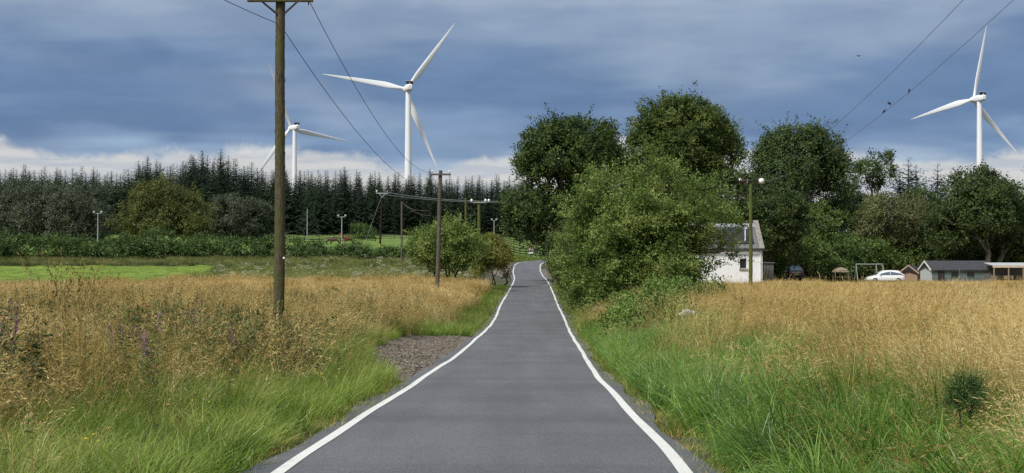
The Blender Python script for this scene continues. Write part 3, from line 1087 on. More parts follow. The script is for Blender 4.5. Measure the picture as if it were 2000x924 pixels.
yl = pts(-4.6, -2.2, 10, 27, 0.22)
s2 = -side_of(yl[:, 0], yl[:, 1]) - HALF
scatter('buttercups', 'small yellow flowers in the left verge grass', 'wildflowers', yl[s2 > 0.4], C_yel, (0.8, 1.2))
scatter('reed_grass', 'tall feathery dry grass standing above the left weed bank', 'grass',
        np.array([[-5.25, 15.2], [-5.35, 15.7], [-5.15, 15.5], [-6.9, 17.6]]), C_reed, (0.8, 0.95), 0.05)
# left, further on
xy = frame_cull(pts(-44, 0, 60, 122, 4.2), 3)
s = -side_of(xy[:, 0], xy[:, 1]) - HALF
xy, s = xy[s > 0.1], s[s > 0.1]
X, Y = xy.T
gw = 2.2 + (vnoise(X, Y, 0.4, 5) - 0.5) * 1.6
gr = s < gw
fieldm = (X < -np.interp(Y, [60, 90, 100, 112, 125], [60, 50, 29.0, 27.5, 27])) & (Y > 92)
dry = (~gr) & (~fieldm) & (Y < 112)
scatter('far_verge_grass', 'short green grass along the left verge past the gravel', 'grass', xy[gr], C_short, (1.4, 2.6), hscale=1.2)
scatter('far_dry_grass', 'golden dry grass round the second wooden pole', 'grass', xy[dry], C_dryf, (0.75, 1.1))
wd = dens_keep(frame_cull(pts(-40, -5, 45, 105, 0.5)), 0.5 + 0 * 1)
wd = wd[-side_of(wd[:, 0], wd[:, 1]) > 4.5]
scatter('seeded_weeds', 'scattered dark weeds in the golden grass', 'weeds', wd[vnoise(wd[:, 0], wd[:, 1], 0.3, 8) > 0.5], C_weed, (0.9, 1.2))
# green meadow with cream flowers between the golden grass and the hedge
xy = pts(-48, -4, 108, 184, 2.2)
k = (-side_of(xy[:, 0], xy[:, 1]) > 4.2) & (xy[:, 0] > -np.interp(xy[:, 1], [108, 125, 150, 176, 185], [27.5, 29, 33, 39, 46]) + 7.0 * (vnoise(xy[:, 0], xy[:, 1], 0.22, 61) - 0.5) + rng.normal(0, 0.8, len(xy)))
xy = xy[k]
scatter('meadow_grass', 'rough green grass below the low hedge', 'grass', dens_keep(xy, 0.85 + 0 * xy[:, 0]), C_rough, (0.8, 1.2))
um = dens_keep(xy, 0.03 + 0.06 * (vnoise(xy[:, 0], xy[:, 1], 0.25, 31) > 0.5))
scatter('meadowsweet', 'cream flower heads in the rough green meadow', 'wildflowers', um, C_umb, (0.8, 1.2))
rs = pts(-80, -18, 177, 187, 2.4)
scatter('field_edge_grass', 'rough brown-green grass along the foot of the field hedge', 'grass', rs, C_rough, (0.8, 1.2), hscale=0.8)
fg = pts(-72, -24, 108, 177, 0.9)
scatter('field_turf', 'short bright grass tufts of the mown field', 'grass', fg, C_short, (1.6, 2.8), 0.1, 0.2, hscale=0.45)
# verge beyond the bend
vb = pts(-3, 14, 190.5, 206, 5)
d_, _ = road_near(vb[:, 0], vb[:, 1])
scatter('bend_verge_grass', 'bright grass on the verge behind the road bend', 'grass', vb[(d_ > 2.2) & (vb[:, 1] > 191)], C_short, (2.2, 3.4))

# --- right of the road
xy = frame_cull(pts(0, 27, 7.5, 60, 15))
s = side_of(xy[:, 0], xy[:, 1]) - HALF + 0.04
ok = s > 0.02
xy, s = xy[ok], s[ok]
X, Y = xy.T
nz = vnoise(X, Y, 0.55, 41)
gw = np.interp(Y, [8, 12, 16, 22, 28, 36, 44, 52, 60], [2.6, 2.9, 3.5, 3.9, 3.8, 3.4, 2.8, 2.3, 1.8]) + (nz - 0.5) * 2.4 + rng.normal(0, 0.35, len(X))
sh = s < 0.32
lu = (~sh) & (s < gw)
scatter('verge_edge_grass', 'short yellowing grass along the right edge of the tarmac', 'grass', xy[sh], C_short, (0.8, 1.4))
lx = xy[lu]
lx = dens_keep(lx, np.interp(lx[:, 1], [10, 60], [0.95, 0.6]) * np.clip(0.3 + 1.5 * vnoise(lx[:, 0], lx[:, 1], 1.5, 95), 0, 1))
scatter('lush_grass', 'long lush arching grass on the right verge', 'grass', lx, C_lush, (0.65, 1.08), 0.14,
        hscale=0.75 + 0.5 * vnoise(lx[:, 0], lx[:, 1], 1.5, 95))
ws = dens_keep(xy[lu & (s > 1.2)], 0.09 + 0 * xy[lu & (s > 1.2)][:, 0])
scatter('verge_wisps', 'pale bent grass stems over the right green verge', 'grass', ws, C_lodg, (0.7, 1.0), 0.12)
lu2 = (s >= gw) & (s < gw + 2.4) & (rng.uniform(0, 1, len(X)) < 0.3)
scatter('mixed_verge_grass', 'green grass thinning out into the right dry field', 'grass', xy[lu2], C_lush, (0.7, 1.05), 0.12)
dr = s >= gw - 0.5 * rng.uniform(0, 1, len(X)) ** 2 * 3
X, Y = xy[dr].T
u = rng.uniform(0, 1, len(X))
lodg = u < 0.12
weed = (u > 0.955)
scatter('field_dry_grass', 'tall straw-coloured grass covering the right field', 'grass', dens_keep(xy[dr][~lodg & ~weed], 0.55 + 0 * X[~lodg & ~weed]), C_dry, (0.8, 1.12), 0.06)
scatter('field_lodged_grass', 'bent-over dry grass in the right field', 'grass', xy[dr][lodg], C_lodg, (0.75, 1.0), 0.12)
scatter('field_weeds', 'green weeds scattered through the right dry grass', 'weeds', xy[dr][weed], C_weed, (0.6, 0.85), 0.08)
xy = frame_cull(pts(2, 54, 58, 122, 3.6), 3)
s = side_of(xy[:, 0], xy[:, 1]) - HALF
xy, s = xy[s > 0.1], s[s > 0.1]
gr = s < 1.7
dry = s > 6.0
scatter('far_verge_grass', 'bright short grass below the roadside hawthorns', 'grass', xy[gr], C_short, (1.4, 2.6))
scatter('far_dry_grass', 'golden dry grass in front of the white cottage', 'grass', xy[dry], C_dryf, (0.75, 1.1), hscale=np.interp(xy[dry][:, 1], [60, 85, 120], [1.0, 0.85, 0.72]))
um2 = xy[gr & (s > 1.1)]
scatter('roadside_umbels', 'pale flower heads at the foot of the roadside hawthorns', 'wildflowers', dens_keep(um2, 0.06 + 0 * um2[:, 0]), C_umb, (0.8, 1.2))
ln = pts(12, 76, 122, 160, 1.6)
scatter('yard_grass', 'dry rough grass around the parked cars', 'grass', dens_keep(ln, 0.7 * (vnoise(ln[:, 0], ln[:, 1], 0.2, 51) > 0.42)), C_rough, (0.5, 0.8), hscale=0.6)

for nm, sg, lab in (('verge_litter', -1, 'dry grass litter along the left edge of the road'), ('verge_litter', 1, 'dry grass litter along the right edge of the road')):
    lp_ = pts(-5, 5, 8, 70, 12)
    q_ = sg * side_of(lp_[:, 0], lp_[:, 1]) - HALF
    lp_ = lp_[(q_ > -0.14) & (q_ < 0.25)]
    lp_ = lp_[~inside_poly(lp_[:, 0], lp_[:, 1], GRAVEL)]
    scatter(nm, lab, 'grass litter', dens_keep(lp_, 0.25 + 0.9 * vnoise(lp_[:, 0], lp_[:, 1], 1.6, 91 + sg)), C_lit, (0.6, 1.1), 0.05, 0.06)
# gravel stones
C_st = bpy.data.collections.new('proto_stone')
for i in range(5):
    b_ = MB()
    b_.ball((0, 0, 0), (0.05 * rng.uniform(0.7, 1.3), 0.04 * rng.uniform(0.7, 1.3), 0.024 * rng.uniform(0.8, 1.4)), 6, 4)
    v = np.vstack(b_.V)
    v *= 1 + rng.normal(0, 0.12, v.shape)
    me = npmesh('stone_%d' % i, v, [np.vstack(b_.Q)], M['stone'])
    C_st.objects.link(bpy.data.objects.new('stone_%d' % i, me))
gp = pts(-6.5, -1.5, 24, 50, 130)
gp = gp[inside_poly(gp[:, 0], gp[:, 1], GRAVEL)]
gd = -side_of(gp[:, 0], gp[:, 1])
gp = dens_keep(gp, np.clip((gd - 1.95) / 0.5, 0, 1) * np.interp(gp[:, 1], [25, 33, 50], [1, 0.8, 0.35]))
scatter('gravel', 'loose brown-grey stones of the roadside gravel patch', 'gravel', gp, C_st, (0.25, 0.8), 0.4, 0.055)


# ------------------------------------------------------------------ trees and shrubs
def unit(n):
    v = rng.normal(0, 1, (n, 3))
    return v / np.linalg.norm(v, axis=1)[:, None]


def make_crown(ells, n_spray, leaf, twig, n_leaf=9, lobes=22, lobe_r=(0.22, 0.42), droop=0.0, aspect=0.66, rough=0.12, shell=0.35, low=-0.55, up=0.35, hole=None, shoots=0, wind=0.0, flat=0.75):
    """leaf sprays over clumped lobes that sit on the shells of a few big ellipsoids (cx,cy,cz,rx,ry,rz)"""
    E = np.array(ells, float)
    area = (E[:, 3] * E[:, 5] + E[:, 4] * E[:, 5] + E[:, 3] * E[:, 4])
    lob = []
    for e, ar in zip(E, area):
        k = max(6, int(lobes * len(E) * ar / area.sum()))
        d = unit(k * 3)
        d = d[d[:, 2] > low][:k]
        rr = rng.uniform(0.55, 0.98, len(d))
        c = e[:3] + d * rr[:, None] * e[3:]
        r = rng.uniform(lobe_r[0], lobe_r[1], len(d)) * (e[3] * e[4] * e[5]) ** (1 / 3)
        lob.append(np.column_stack([c, r, d]))
    Lb = np.vstack(lob)
    if hole is not None:
        hc, hr = np.array(hole[:3]), hole[3]
        Lb = Lb[np.linalg.norm((Lb[:, :3] - hc)[:, [0, 2]], axis=1) > hr]
    w = Lb[:, 3] ** 2
    pick = rng.choice(len(Lb), n_spray, p=w / w.sum())
    d = unit(n_spray) + 0.75 * Lb[pick, 4:7]
    d /= np.linalg.norm(d, axis=1)[:, None]
    rad = Lb[pick, 3] * (1 - shell * rng.uniform(0, 1, n_spray) ** 2 + rng.normal(0, rough, n_spray))
    base = Lb[pick, :3] + d * rad[:, None] * np.array([1, 1, flat])
    tw = d + rng.normal(0, 0.35, d.shape)
    tw[:, 2] += 0.25 - droop
    tw[:, 0] += wind
    tw /= np.linalg.norm(tw, axis=1)[:, None]
    tl = twig * rng.uniform(0.5, 1.4, n_spray)
    B = np.repeat(base, n_leaf, 0)
    T = np.repeat(tw, n_leaf, 0)
    f = rng.uniform(0, 1, len(B))
    pos = B + T * (f * np.repeat(tl, n_leaf))[:, None] + rng.normal(0, leaf * 0.55, B.shape)
    pos[:, 2] -= droop * 0.5 * (f * np.repeat(tl, n_leaf)) ** 1.5
    ax = T * 0.8 + rng.normal(0, 0.7, B.shape)
    ax[:, 2] -= droop * 0.6
    ax /= np.linalg.norm(ax, axis=1)[:, None]
    nb = np.repeat(d * 0.7 + Lb[pick, 4:7] * 0.45, n_leaf, 0)
    if shoots:                      # long leafy shoots standing out of the crown
        nd = np.min([np.linalg.norm((Lb[:, :3] - e[:3]) / e[3:], axis=1) for e in E], axis=0)
        k = rng.choice(np.nonzero((Lb[:, 6] > -0.1) & (nd > 0.72))[0], shoots)
        sdir = Lb[k, 4:7] + rng.normal(0, 0.35, (shoots, 3)) + np.array([wind, 0, 0.35])
        sdir /= np.linalg.norm(sdir, axis=1)[:, None]
        sb = Lb[k, :3] + sdir * Lb[k, 3][:, None] * 0.7
        sl_ = twig * rng.uniform(1.3, 3.0, shoots)
        m_ = 34
        f2 = np.tile(np.linspace(0, 1, m_), shoots)
        T2 = np.repeat(sdir, m_, 0)
        L2 = np.repeat(sl_, m_)
        p2 = np.repeat(sb, m_, 0) + T2 * (f2 * L2)[:, None] + rng.normal(0, 1, (len(f2), 3)) * (leaf * (1.15 - 0.75 * f2))[:, None]
        p2[:, 2] -= 0.12 * L2 * f2 ** 2
        a2 = T2 * 0.7 + rng.normal(0, 0.7, T2.shape)
        a2 /= np.linalg.norm(a2, axis=1)[:, None]
        pos, ax = np.vstack([pos, p2]), np.vstack([ax, a2])
        nb = np.vstack([nb, np.tile([0, 0, 0.6], (len(p2), 1))])
    return leaf_quads(pos, ax, leaf * rng.uniform(0.65, 1.35, len(pos)), aspect, up, nb)


def limb(mb, a, b, r0, r1, bend=0.15, seg=6, n=7):
    a, b = np.array(a, float), np.array(b, float)
    t = np.linspace(0, 1, n)[:, None]
    L = np.linalg.norm(b - a)
    mid = rng.normal(0, bend * L * 0.4, 3)
    p = a + (b - a) * t + mid * np.sin(t * np.pi) + np.array([0, 0, 1]) * L * bend * np.sin(t * np.pi) * 0.5
    p[1:-1] += rng.normal(0, 0.018 * L, (n - 2, 3))
    mb.tube(p, np.linspace(r0, r1, n), seg, 0.05)
    return p


def tree(name, label, cat, base, ells, mat, n_spray, leaf, twig, trunk_r=0.3, fork=0.35, bark='bark', group=None, extra_twigs=0, stems=1, leader=None, **kw):
    """ells in world metres; trunk with limbs reaching into every lobe; crown of leaf sprays"""
    bx_, by_ = base
    bz = hz(bx_, by_) - 0.1
    root = empty(name, (bx_, by_, bz), label, cat, group)
    o = np.array([bx_, by_, bz])
    E = np.array(ells, float)
    E[:, :3] -= o
    mb = MB()
    top = E[:, 2].max()
    c = np.average(E[:, :3], axis=0, weights=E[:, 3] * E[:, 5])
    for st in range(stems):
        off = np.array([0, 0, 0]) if stems == 1 else np.array([*rng.normal(0, trunk_r * 2.2, 2), 0])
        fk = np.array([c[0] * 0.35, c[1] * 0.35, max(0.4, top * fork)]) + off * 1.8
        n = 8
        t = np.linspace(0, 1, n)[:, None]
        p = off + (fk - off) * t
        p[1:-1, :2] += rng.normal(0, trunk_r * 0.25, (n - 2, 2))
        rr = trunk_r * (1 - 0.3 * t[:, 0]) * (1 + 0.5 * np.exp(-t[:, 0] * 8))
        mb.tube(p, rr, 9, 0.04)
        for e in E[st::stems]:
            tgt = e[:3] + np.array([0, 0, 0.25 * e[5]])
            lp = limb(mb, fk, tgt, trunk_r * 0.55, trunk_r * 0.14, 0.12)
            for _ in range(6):
                q = lp[rng.integers(2, len(lp))]
                u_ = unit(1)[0]
                u_[2] = abs(u_[2]) * 0.8
                limb(mb, q, e[:3] + u_ * e[3:] * rng.uniform(0.6, 0.92), trunk_r * 0.2, trunk_r * 0.04, 0.1, 5, 6)
    for _ in range(extra_twigs):
        e = E[rng.integers(len(E))]
        u_ = unit(1)[0]
        u_[2] = abs(u_[2])
        limb(mb, e[:3] + u_ * e[3:] * 0.5, e[:3] + u_ * e[3:] * rng.uniform(1.0, 1.2), trunk_r * 0.09, trunk_r * 0.03, 0.15, 4, 6)
    mb.build('trunk', M[bark], root, True)
    if 'hole' in kw and kw['hole'] is not None:
        h = kw['hole']
        kw['hole'] = (*(np.array(h[:3]) - o), h[3])
    V, Q = make_crown(E, n_spray, leaf, twig, **kw)
    cr_ = bpy.data.objects.new('crown', npmesh('crown', V, Q, M[mat]))
    link(cr_, root)
    return root


def el_px(px, py, rxp, ryp, Y, dY=0.0, ry=None):
    """ellipsoid given by where it shows in the photograph and how far down the road it stands"""
    x, y, z = P(px, py, Y)
    k = Y / F
    return (x, y + dY, z, rxp * k, (ry if ry else rxp * k * 0.9), ryp * k)


# --- big roadside hawthorn and the hedge of hawthorns behind it
tree('hawthorn_tree', 'big bushy olive-green hawthorn beside the road in front of the cottage', 'tree', (P(1235, 600, 63)[0], 63),
     [el_px(1160, 362, 36, 34, 62.5), el_px(1215, 372, 42, 34, 63), el_px(1268, 345, 40, 34, 63), el_px(1328, 352, 42, 30, 63.5), el_px(1378, 384, 40, 26, 64), el_px(1405, 425, 36, 22, 64.5),
      el_px(1398, 470, 36, 26, 65), el_px(1355, 520, 40, 34, 64.5), el_px(1130, 425, 34, 48, 63), el_px(1112, 500, 34, 55, 64), el_px(1185, 450, 62, 62, 61.5), el_px(1255, 430, 66, 62, 62),
      el_px(1325, 440, 60, 55, 63), el_px(1195, 535, 62, 60, 61.5), el_px(1280, 520, 70, 55, 62), el_px(1155, 575, 48, 45, 62), el_px(1230, 590, 55, 38, 61.5), el_px(1315, 560, 48, 38, 63), el_px(1404, 500, 26, 26, 64.5), el_px(1188, 602, 44, 30, 60), el_px(1140, 588, 32, 34, 62)],
     'hawthorn', 10500, 0.104, 0.62, 0.22, 0.2, 'bark', None, 10, 3, n_leaf=14, lobes=24, lobe_r=(0.17, 0.38), low=-0.9, rough=0.1, shoots=260, wind=0.35, flat=0.5)
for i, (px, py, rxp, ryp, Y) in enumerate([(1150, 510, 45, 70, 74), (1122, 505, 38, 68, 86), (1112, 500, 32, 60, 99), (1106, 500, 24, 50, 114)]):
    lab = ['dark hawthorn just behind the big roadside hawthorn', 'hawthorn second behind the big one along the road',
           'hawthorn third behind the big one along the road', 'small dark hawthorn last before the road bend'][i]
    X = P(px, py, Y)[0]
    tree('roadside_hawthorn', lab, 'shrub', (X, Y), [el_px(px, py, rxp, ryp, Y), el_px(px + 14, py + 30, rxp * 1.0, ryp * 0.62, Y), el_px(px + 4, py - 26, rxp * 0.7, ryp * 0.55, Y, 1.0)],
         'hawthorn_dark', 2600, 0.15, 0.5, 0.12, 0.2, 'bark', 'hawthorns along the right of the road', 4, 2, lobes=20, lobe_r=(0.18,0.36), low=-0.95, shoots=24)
# bramble mound
tree('bramble_bush', 'green leafy bramble mound on the right verge before the hawthorn', 'shrub', (P(1290, 640, 42)[0], 42),
     [el_px(1290, 606, 84, 42, 41), el_px(1238, 642, 58, 38, 37.5), el_px(1358, 592, 64, 32, 44), el_px(1325, 636, 70, 34, 37)],
     'bramble', 3000, 0.085, 0.3, 0.02, 0.3, 'bark', None, 6, 4, n_leaf=8, lobes=26, low=-0.2)
# left bushes by the second pole
tree('hawthorn_bush', 'rounded hawthorn bush behind the second wooden pole', 'shrub', (P(870, 520, 105)[0], 105),
     [el_px(868, 490, 62, 42, 105), el_px(835, 480, 35, 35, 106), el_px(915, 490, 34, 42, 104), el_px(880, 462, 45, 26, 106)],
     'hawthorn', 4200, 0.135, 0.6, 0.15, 0.2, 'bark', None, 8, 3, n_leaf=10, lobes=44, lobe_r=(0.12,0.28), low=-0.9, shoots=70, flat=0.6)
tree('yellowing_bush', 'small yellowish bush at the left roadside before the bend', 'shrub', (P(965, 525, 116)[0], 118),
     [el_px(962, 500, 27, 36, 116), el_px(980, 510, 18, 28, 118), el_px(945, 505, 20, 30, 116)],
     'autumn', 1900, 0.14, 0.5, 0.1, 0.2, 'bark', None, 4, 3, lobes=20, low=-0.95)

# --- big trees on the right
tree('beech_tree', 'broad dark beech overhanging the road bend', 'tree', (P(1100, 500, 138)[0], 138),
     [el_px(1095, 310, 78, 62, 138), el_px(1160, 320, 62, 72, 140), el_px(1035, 400, 52, 62, 136), el_px(1090, 425, 60, 62, 138), el_px(1040, 320, 32, 55, 137), el_px(1150, 420, 70, 75, 141),
      el_px(1120, 270, 70, 34, 139), el_px(1080, 478, 28, 40, 137), el_px(1025, 440, 42, 42, 136), el_px(1062, 478, 24, 30, 136)],
     'beech', 8000, 0.235, 0.95, 0.5, 0.3, 'bark', None, 20, 1, n_leaf=15, lobes=46, lobe_r=(0.12,0.28), low=-0.75, droop=0.1, shoots=90, flat=0.6, hole=(*P(1093, 355, 138), 0.9))
tree('beech_tree', 'tall rounded olive-topped beech behind the big hawthorn', 'tree', (P(1330, 520, 152)[0], 152),
     [el_px(1335, 280, 92, 84, 152), el_px(1270, 300, 55, 62, 150), el_px(1395, 290, 50, 75, 152), el_px(1340, 225, 62, 36, 152), el_px(1300, 380, 80, 60, 151), el_px(1395, 380, 55, 55, 151), el_px(1260, 250, 34, 26, 150)],
     'beech_b', 8300, 0.245, 1.0, 0.55, 0.3, 'bark', None, 16, 1, n_leaf=15, lobes=50, lobe_r=(0.12,0.26), low=-0.75, droop=0.25, shoots=60, flat=0.65)
tree('lime_tree', 'dark drooping tree with a bare pale trunk right of the cottage', 'tree', (P(1590, 500, 166)[0], 166),
     [el_px(1545, 300, 62, 50, 166), el_px(1600, 315, 48, 58, 168), el_px(1510, 330, 36, 62, 165), el_px(1560, 270, 50, 32, 166), el_px(1625, 345, 32, 62, 168), el_px(1520, 362, 50, 45, 165)],
     'lime', 6800, 0.25, 1.2, 0.42, 0.55, 'pale_bark', None, 46, 1, n_leaf=11, lobes=40, lobe_r=(0.12,0.28), low=-0.8, droop=0.75, shoots=40)
tree('dark_tree', 'very dark round tree close behind the cottage roof', 'tree', (P(1500, 520, 140)[0], 140),
     [el_px(1500, 425, 62, 66, 140), el_px(1465, 450, 48, 60, 139), el_px(1535, 460, 40, 50, 140), el_px(1440, 400, 45, 70, 142)],
     'dark_leaf', 4400, 0.25, 0.9, 0.35, 0.25, 'bark', None, 6, 1, n_leaf=11, lobes=44, lobe_r=(0.12,0.28), low=-0.9, flat=0.6)
tree('sparse_tree', 'thin half-bare tree with twisted branches against the sky', 'tree', (P(1703, 470, 190)[0], 190),
     [el_px(1705, 325, 38, 30, 190), el_px(1690, 355, 30, 24, 190), el_px(1722, 345, 22, 26, 190)],
     'lime', 700, 0.26, 0.9, 0.22, 0.6, 'bark', None, 40, 1, lobes=10, low=-0.4, lobe_r=(0.15, 0.3))
tree('oak_tree', 'dark wide tree over the green shed at the far right', 'tree', (P(1912, 540, 152)[0], 152),
     [el_px(1912, 408, 76, 62, 152), el_px(1880, 445, 56, 48, 150), el_px(1960, 425, 48, 60, 153), el_px(1905, 362, 46, 32, 152), el_px(1990, 470, 42, 66, 154)],
     'dark_leaf', 6000, 0.25, 1.0, 0.4, 0.3, 'pale_bark', None, 24, 2, n_leaf=11, lobes=44, lobe_r=(0.12,0.28), low=-0.75, shoots=24)
tree('olive_willow', 'soft olive-green willow between the dark trees', 'tree', (P(1750, 530, 160)[0], 160),
     [el_px(1750, 430, 62, 42, 160), el_px(1715, 455, 40, 45, 160), el_px(1790, 460, 36, 45, 160)],
     'olive', 3200, 0.22, 0.9, 0.25, 0.25, 'bark', None, 8, 2, lobes=26, low=-0.9)
tree('edge_tree', 'yellowish tree top cut by the right edge of the photo', 'tree', (P(2025, 500, 190)[0], 190),
     [el_px(2030, 380, 42, 50, 190), el_px(2020, 440, 50, 50, 190)], 'olive_left', 2000, 0.28, 0.9, 0.3, 0.3, lobes=24, low=-0.9)
SH = [(1590, 410, 62, 62, 178, 'dark_leaf', 'dark tree mass behind the bare pale trunk'), (1540, 425, 45, 50, 172, 'dark_leaf', 'dark tall shrub between cottage and pale trunk'), (1565, 500, 42, 42, 150, 'shrub', 'bright green shrub just right of the dark car'), (1610, 470, 45, 62, 158, 'shrub', 'tall green shrub below the bare pale trunk'),
      (1660, 450, 45, 55, 170, 'dark_leaf', 'dark shrub under the thin half-bare tree'), (1640, 505, 40, 36, 154, 'hedge', 'round shrub behind the rustic feeder table'),
      (1700, 505, 45, 35, 156, 'shrub', 'light green shrub behind the swing frame'), (1760, 508, 45, 34, 160, 'shrub', 'light green shrub behind the white car'),
      (1815, 495, 48, 48, 160, 'dark_leaf', 'dark shrub left of the green shed'), (1850, 470, 40, 55, 164, 'dark_leaf', 'dark tall shrub behind the green shed gable'),
      (1525, 470, 40, 55, 160, 'dark_leaf', 'dark shrub behind the bin store'), (1668, 400, 32, 35, 186, 'dark_leaf', 'dark low tree left of the thin half-bare tree'),
      (1905, 500, 60, 40, 158, 'dark_leaf', 'dark shrub right behind the green shed roof'), (1985, 500, 50, 40, 158, 'dark_leaf', 'dark shrub behind the open lean-to'),
      (1800, 420, 34, 50, 175, 'hedge', 'dull green tree between willow and dark oak'), (1500, 508, 30, 26, 146, 'hedge', 'low bright shrub behind the bin store')]
for px, py, rxp, ryp, Y, mt, lab in SH:
    X = P(px, py, Y)[0]
    tree('garden_shrub', lab, 'shrub', (X, Y), [el_px(px, py, rxp, ryp, Y), el_px(px - rxp * 0.5, py + ryp * 0.35, rxp * 0.7, ryp * 0.65, Y), el_px(px + rxp * 0.5, py + ryp * 0.4, rxp * 0.7, ryp * 0.6, Y)],
         mt, 1500, 0.25, 0.75, 0.14, 0.2, 'bark', 'shrubs behind the cottage yard', 3, 2, lobes=34, lobe_r=(0.14,0.32), low=-0.95, shoots=16)

# --- trees left: grey willows and the lighter tree in front of the spruces
LT = [(20, 420, 62, 58, 236, 'grey_leaf', 'dull grey-green tree at the left edge of the photo'), (92, 415, 58, 54, 232, 'grey_leaf', 'dull grey-green tree second from the left edge'),
      (150, 425, 52, 50, 228, 'grey_leaf', 'dull grey-green tree left of the white lamp post'), (175, 415, 42, 52, 240, 'grey_leaf', 'dull grey-green tree right behind the white lamp post'),
      (455, 425, 46, 42, 238, 'grey_leaf', 'dull grey-green tree right of the round olive tree'), (495, 432, 30, 38, 242, 'grey_leaf', 'small grey-green tree left of the near wooden pole')]
for px, py, rxp, ryp, Y, mt, lab in LT:
    X = P(px, py, Y)[0]
    tree('willow_tree', lab, 'tree', (X, Y), [el_px(px, py, rxp, ryp, Y), el_px(px - rxp * 0.45, py + ryp * 0.5, rxp * 0.7, ryp * 0.7, Y), el_px(px + rxp * 0.5, py + ryp * 0.45, rxp * 0.65, ryp * 0.7, Y)],
         mt, 2300, 0.32, 1.0, 0.3, 0.25, 'bark', 'grey-green trees before the spruces', 3, 2, lobes=44, lobe_r=(0.13,0.28), low=-0.9)
tree('olive_tree_crown', 'broad round olive-green tree in front of the spruces', 'tree', (P(315, 470, 222)[0], 222),
     [el_px(315, 412, 70, 48, 222), el_px(265, 425, 46, 42, 221), el_px(372, 425, 44, 40, 223), el_px(315, 385, 58, 26, 222), el_px(330, 445, 80, 32, 221)],
     'olive_left', 4500, 0.30, 1.0, 0.35, 0.2, 'bark', None, 4, 2, lobes=50, lobe_r=(0.12,0.26), low=-0.9, shoots=60).name = 'round_tree'


def hedge(name, label, path, h, w, mat, n_spray, leaf, group=None):
    """one long hedge: foliage and stems"""
    path = np.array(path, float)
    sg = np.concatenate([[0], np.cumsum(np.hypot(*np.diff(path, axis=0).T))])
    n = int(sg[-1] / (w * 0.55))
    t = np.linspace(0, sg[-1], n)
    X, Y = np.interp(t, sg, path[:, 0]), np.interp(t, sg, path[:, 1])
    X, Y = X + rng.normal(0, 0.4, n), Y + rng.normal(0, 0.4, n)
    Z = height(X, Y)
    hh = h * rng.uniform(0.72, 1.15, n)
    o = np.array([X[0], Y[0], Z[0]])
    root = empty(name, o, label, 'hedge', group)
    E = np.column_stack([X, Y, Z + hh * 0.5, np.full(n, w * 0.75), np.full(n, w * 0.6), hh * 0.55]) - np.array([*o, 0, 0, 0])
    V, Q = make_crown(E, n_spray, leaf, leaf * 3, n_leaf=9, lobes=9, lobe_r=(0.3, 0.55), low=-0.8)
    link(bpy.data.objects.new('foliage', npmesh('foliage', V, Q, M[mat])), root)
    mb = MB()
    for x, y, z, H in zip(X, Y, Z, hh):
        for _ in range(2):
            a = np.array([x + rng.normal(0, 0.3), y + rng.normal(0, 0.3), z - 0.1]) - o
            limb(mb, a, a + np.array([*rng.normal(0, 0.5, 2), H * 0.8]), 0.06, 0.02, 0.1, 5, 5)
    mb.build('stems', M['bark'], root)['kind'] = 'stuff'
    return root


hedge('field_hedge', 'long bright green hedge along the far side of the mown field', [(-84, 190), (-60, 189), (-45, 188.5), (-33.5, 188)], 3.1, 3.0, 'hedge', 6500, 0.27)
hedge('paddock_hedge', 'lower broken green hedge in front of the horse paddock', [(-32.5, 187.5), (-24, 187), (-14.5, 186)], 2.1, 2.4, 'hedge', 3000, 0.22)
hedge('far_hedge', 'small round shrubs by the paddock fence under the spruces', [(-33, 262), (-30, 262.5)], 3.0, 2.4, 'hedge', 500, 0.26)


# --- spruce plantation: prototypes with shared meshes, every tree its own object
def spruce_mesh(H, Rb, n_whorl, mat_idx, low=0.0, per=9, sag=0.35):
    cards_p, cards_a, cards_s, cards_n = [], [], [], []
    mb = MB()
    mb.tube(np.column_stack([np.linspace(0, 0.05 * rng.normal(), 8), np.linspace(0, 0.05 * rng.normal(), 8), np.linspace(0, H, 8)]), np.linspace(0.22, 0.015, 8), 6)
    zs = low * H + (H * (1 - low)) * np.linspace(0, 0.99, n_whorl) ** 0.92
    dz = H / n_whorl
    for z0 in zs:
        f = (z0 - low * H) / (H * (1 - low))
        r = Rb * (1 - f) ** 0.78 * rng.uniform(0.75, 1.12) + 0.05
        k = per if f < 0.85 else max(4, per - 3)
        a0 = rng.uniform(0, 6.28)
        for j in range(k):
            a = a0 + j * 2 * math.pi / k + rng.normal(0, 0.25)
            L = r * rng.uniform(0.55, 1.22)
            z = z0 + rng.uniform(-0.5, 0.5) * dz * 1.3 * (1 - 0.6 * f)
            rise = 0.45 * f - sag * (1 - f)
            m_ = max(3, int(3 + L * 2.6))
            t = np.linspace(0.1, 1, m_)
            pos = np.column_stack([np.cos(a) * L * t, np.sin(a) * L * t, z + L * (rise * t + 0.3 * t ** 2.2)]) + rng.normal(0, 0.07, (m_, 3))
            for sgn in (-1, 0, 1):
                da = a + sgn * rng.uniform(0.5, 1.0)
                ax = np.column_stack([np.full(m_, math.cos(da)), np.full(m_, math.sin(da)), -0.55 * abs(sgn) + rng.normal(0.0, 0.25, m_)])
                ax /= np.linalg.norm(ax, axis=1)[:, None]
                cards_p.append(pos)
                cards_a.append(ax)
                cards_s.append((0.45 + 0.65 * (1 - t) * min(1, L / 2)) * rng.uniform(0.7, 1.3, m_) * (0.24 + 0.76 * (1 - f) ** 0.8))
                cards_n.append(np.tile([math.cos(a) * 0.45, math.sin(a) * 0.45, 0.3], (m_, 1)))
    V, Q = leaf_quads(np.vstack(cards_p), np.vstack(cards_a), np.concatenate(cards_s), 0.40, 0.3, np.vstack(cards_n))
    return mb.mesh('trunk', M['bark']), npmesh('crown', V, Q, M[mat_idx])


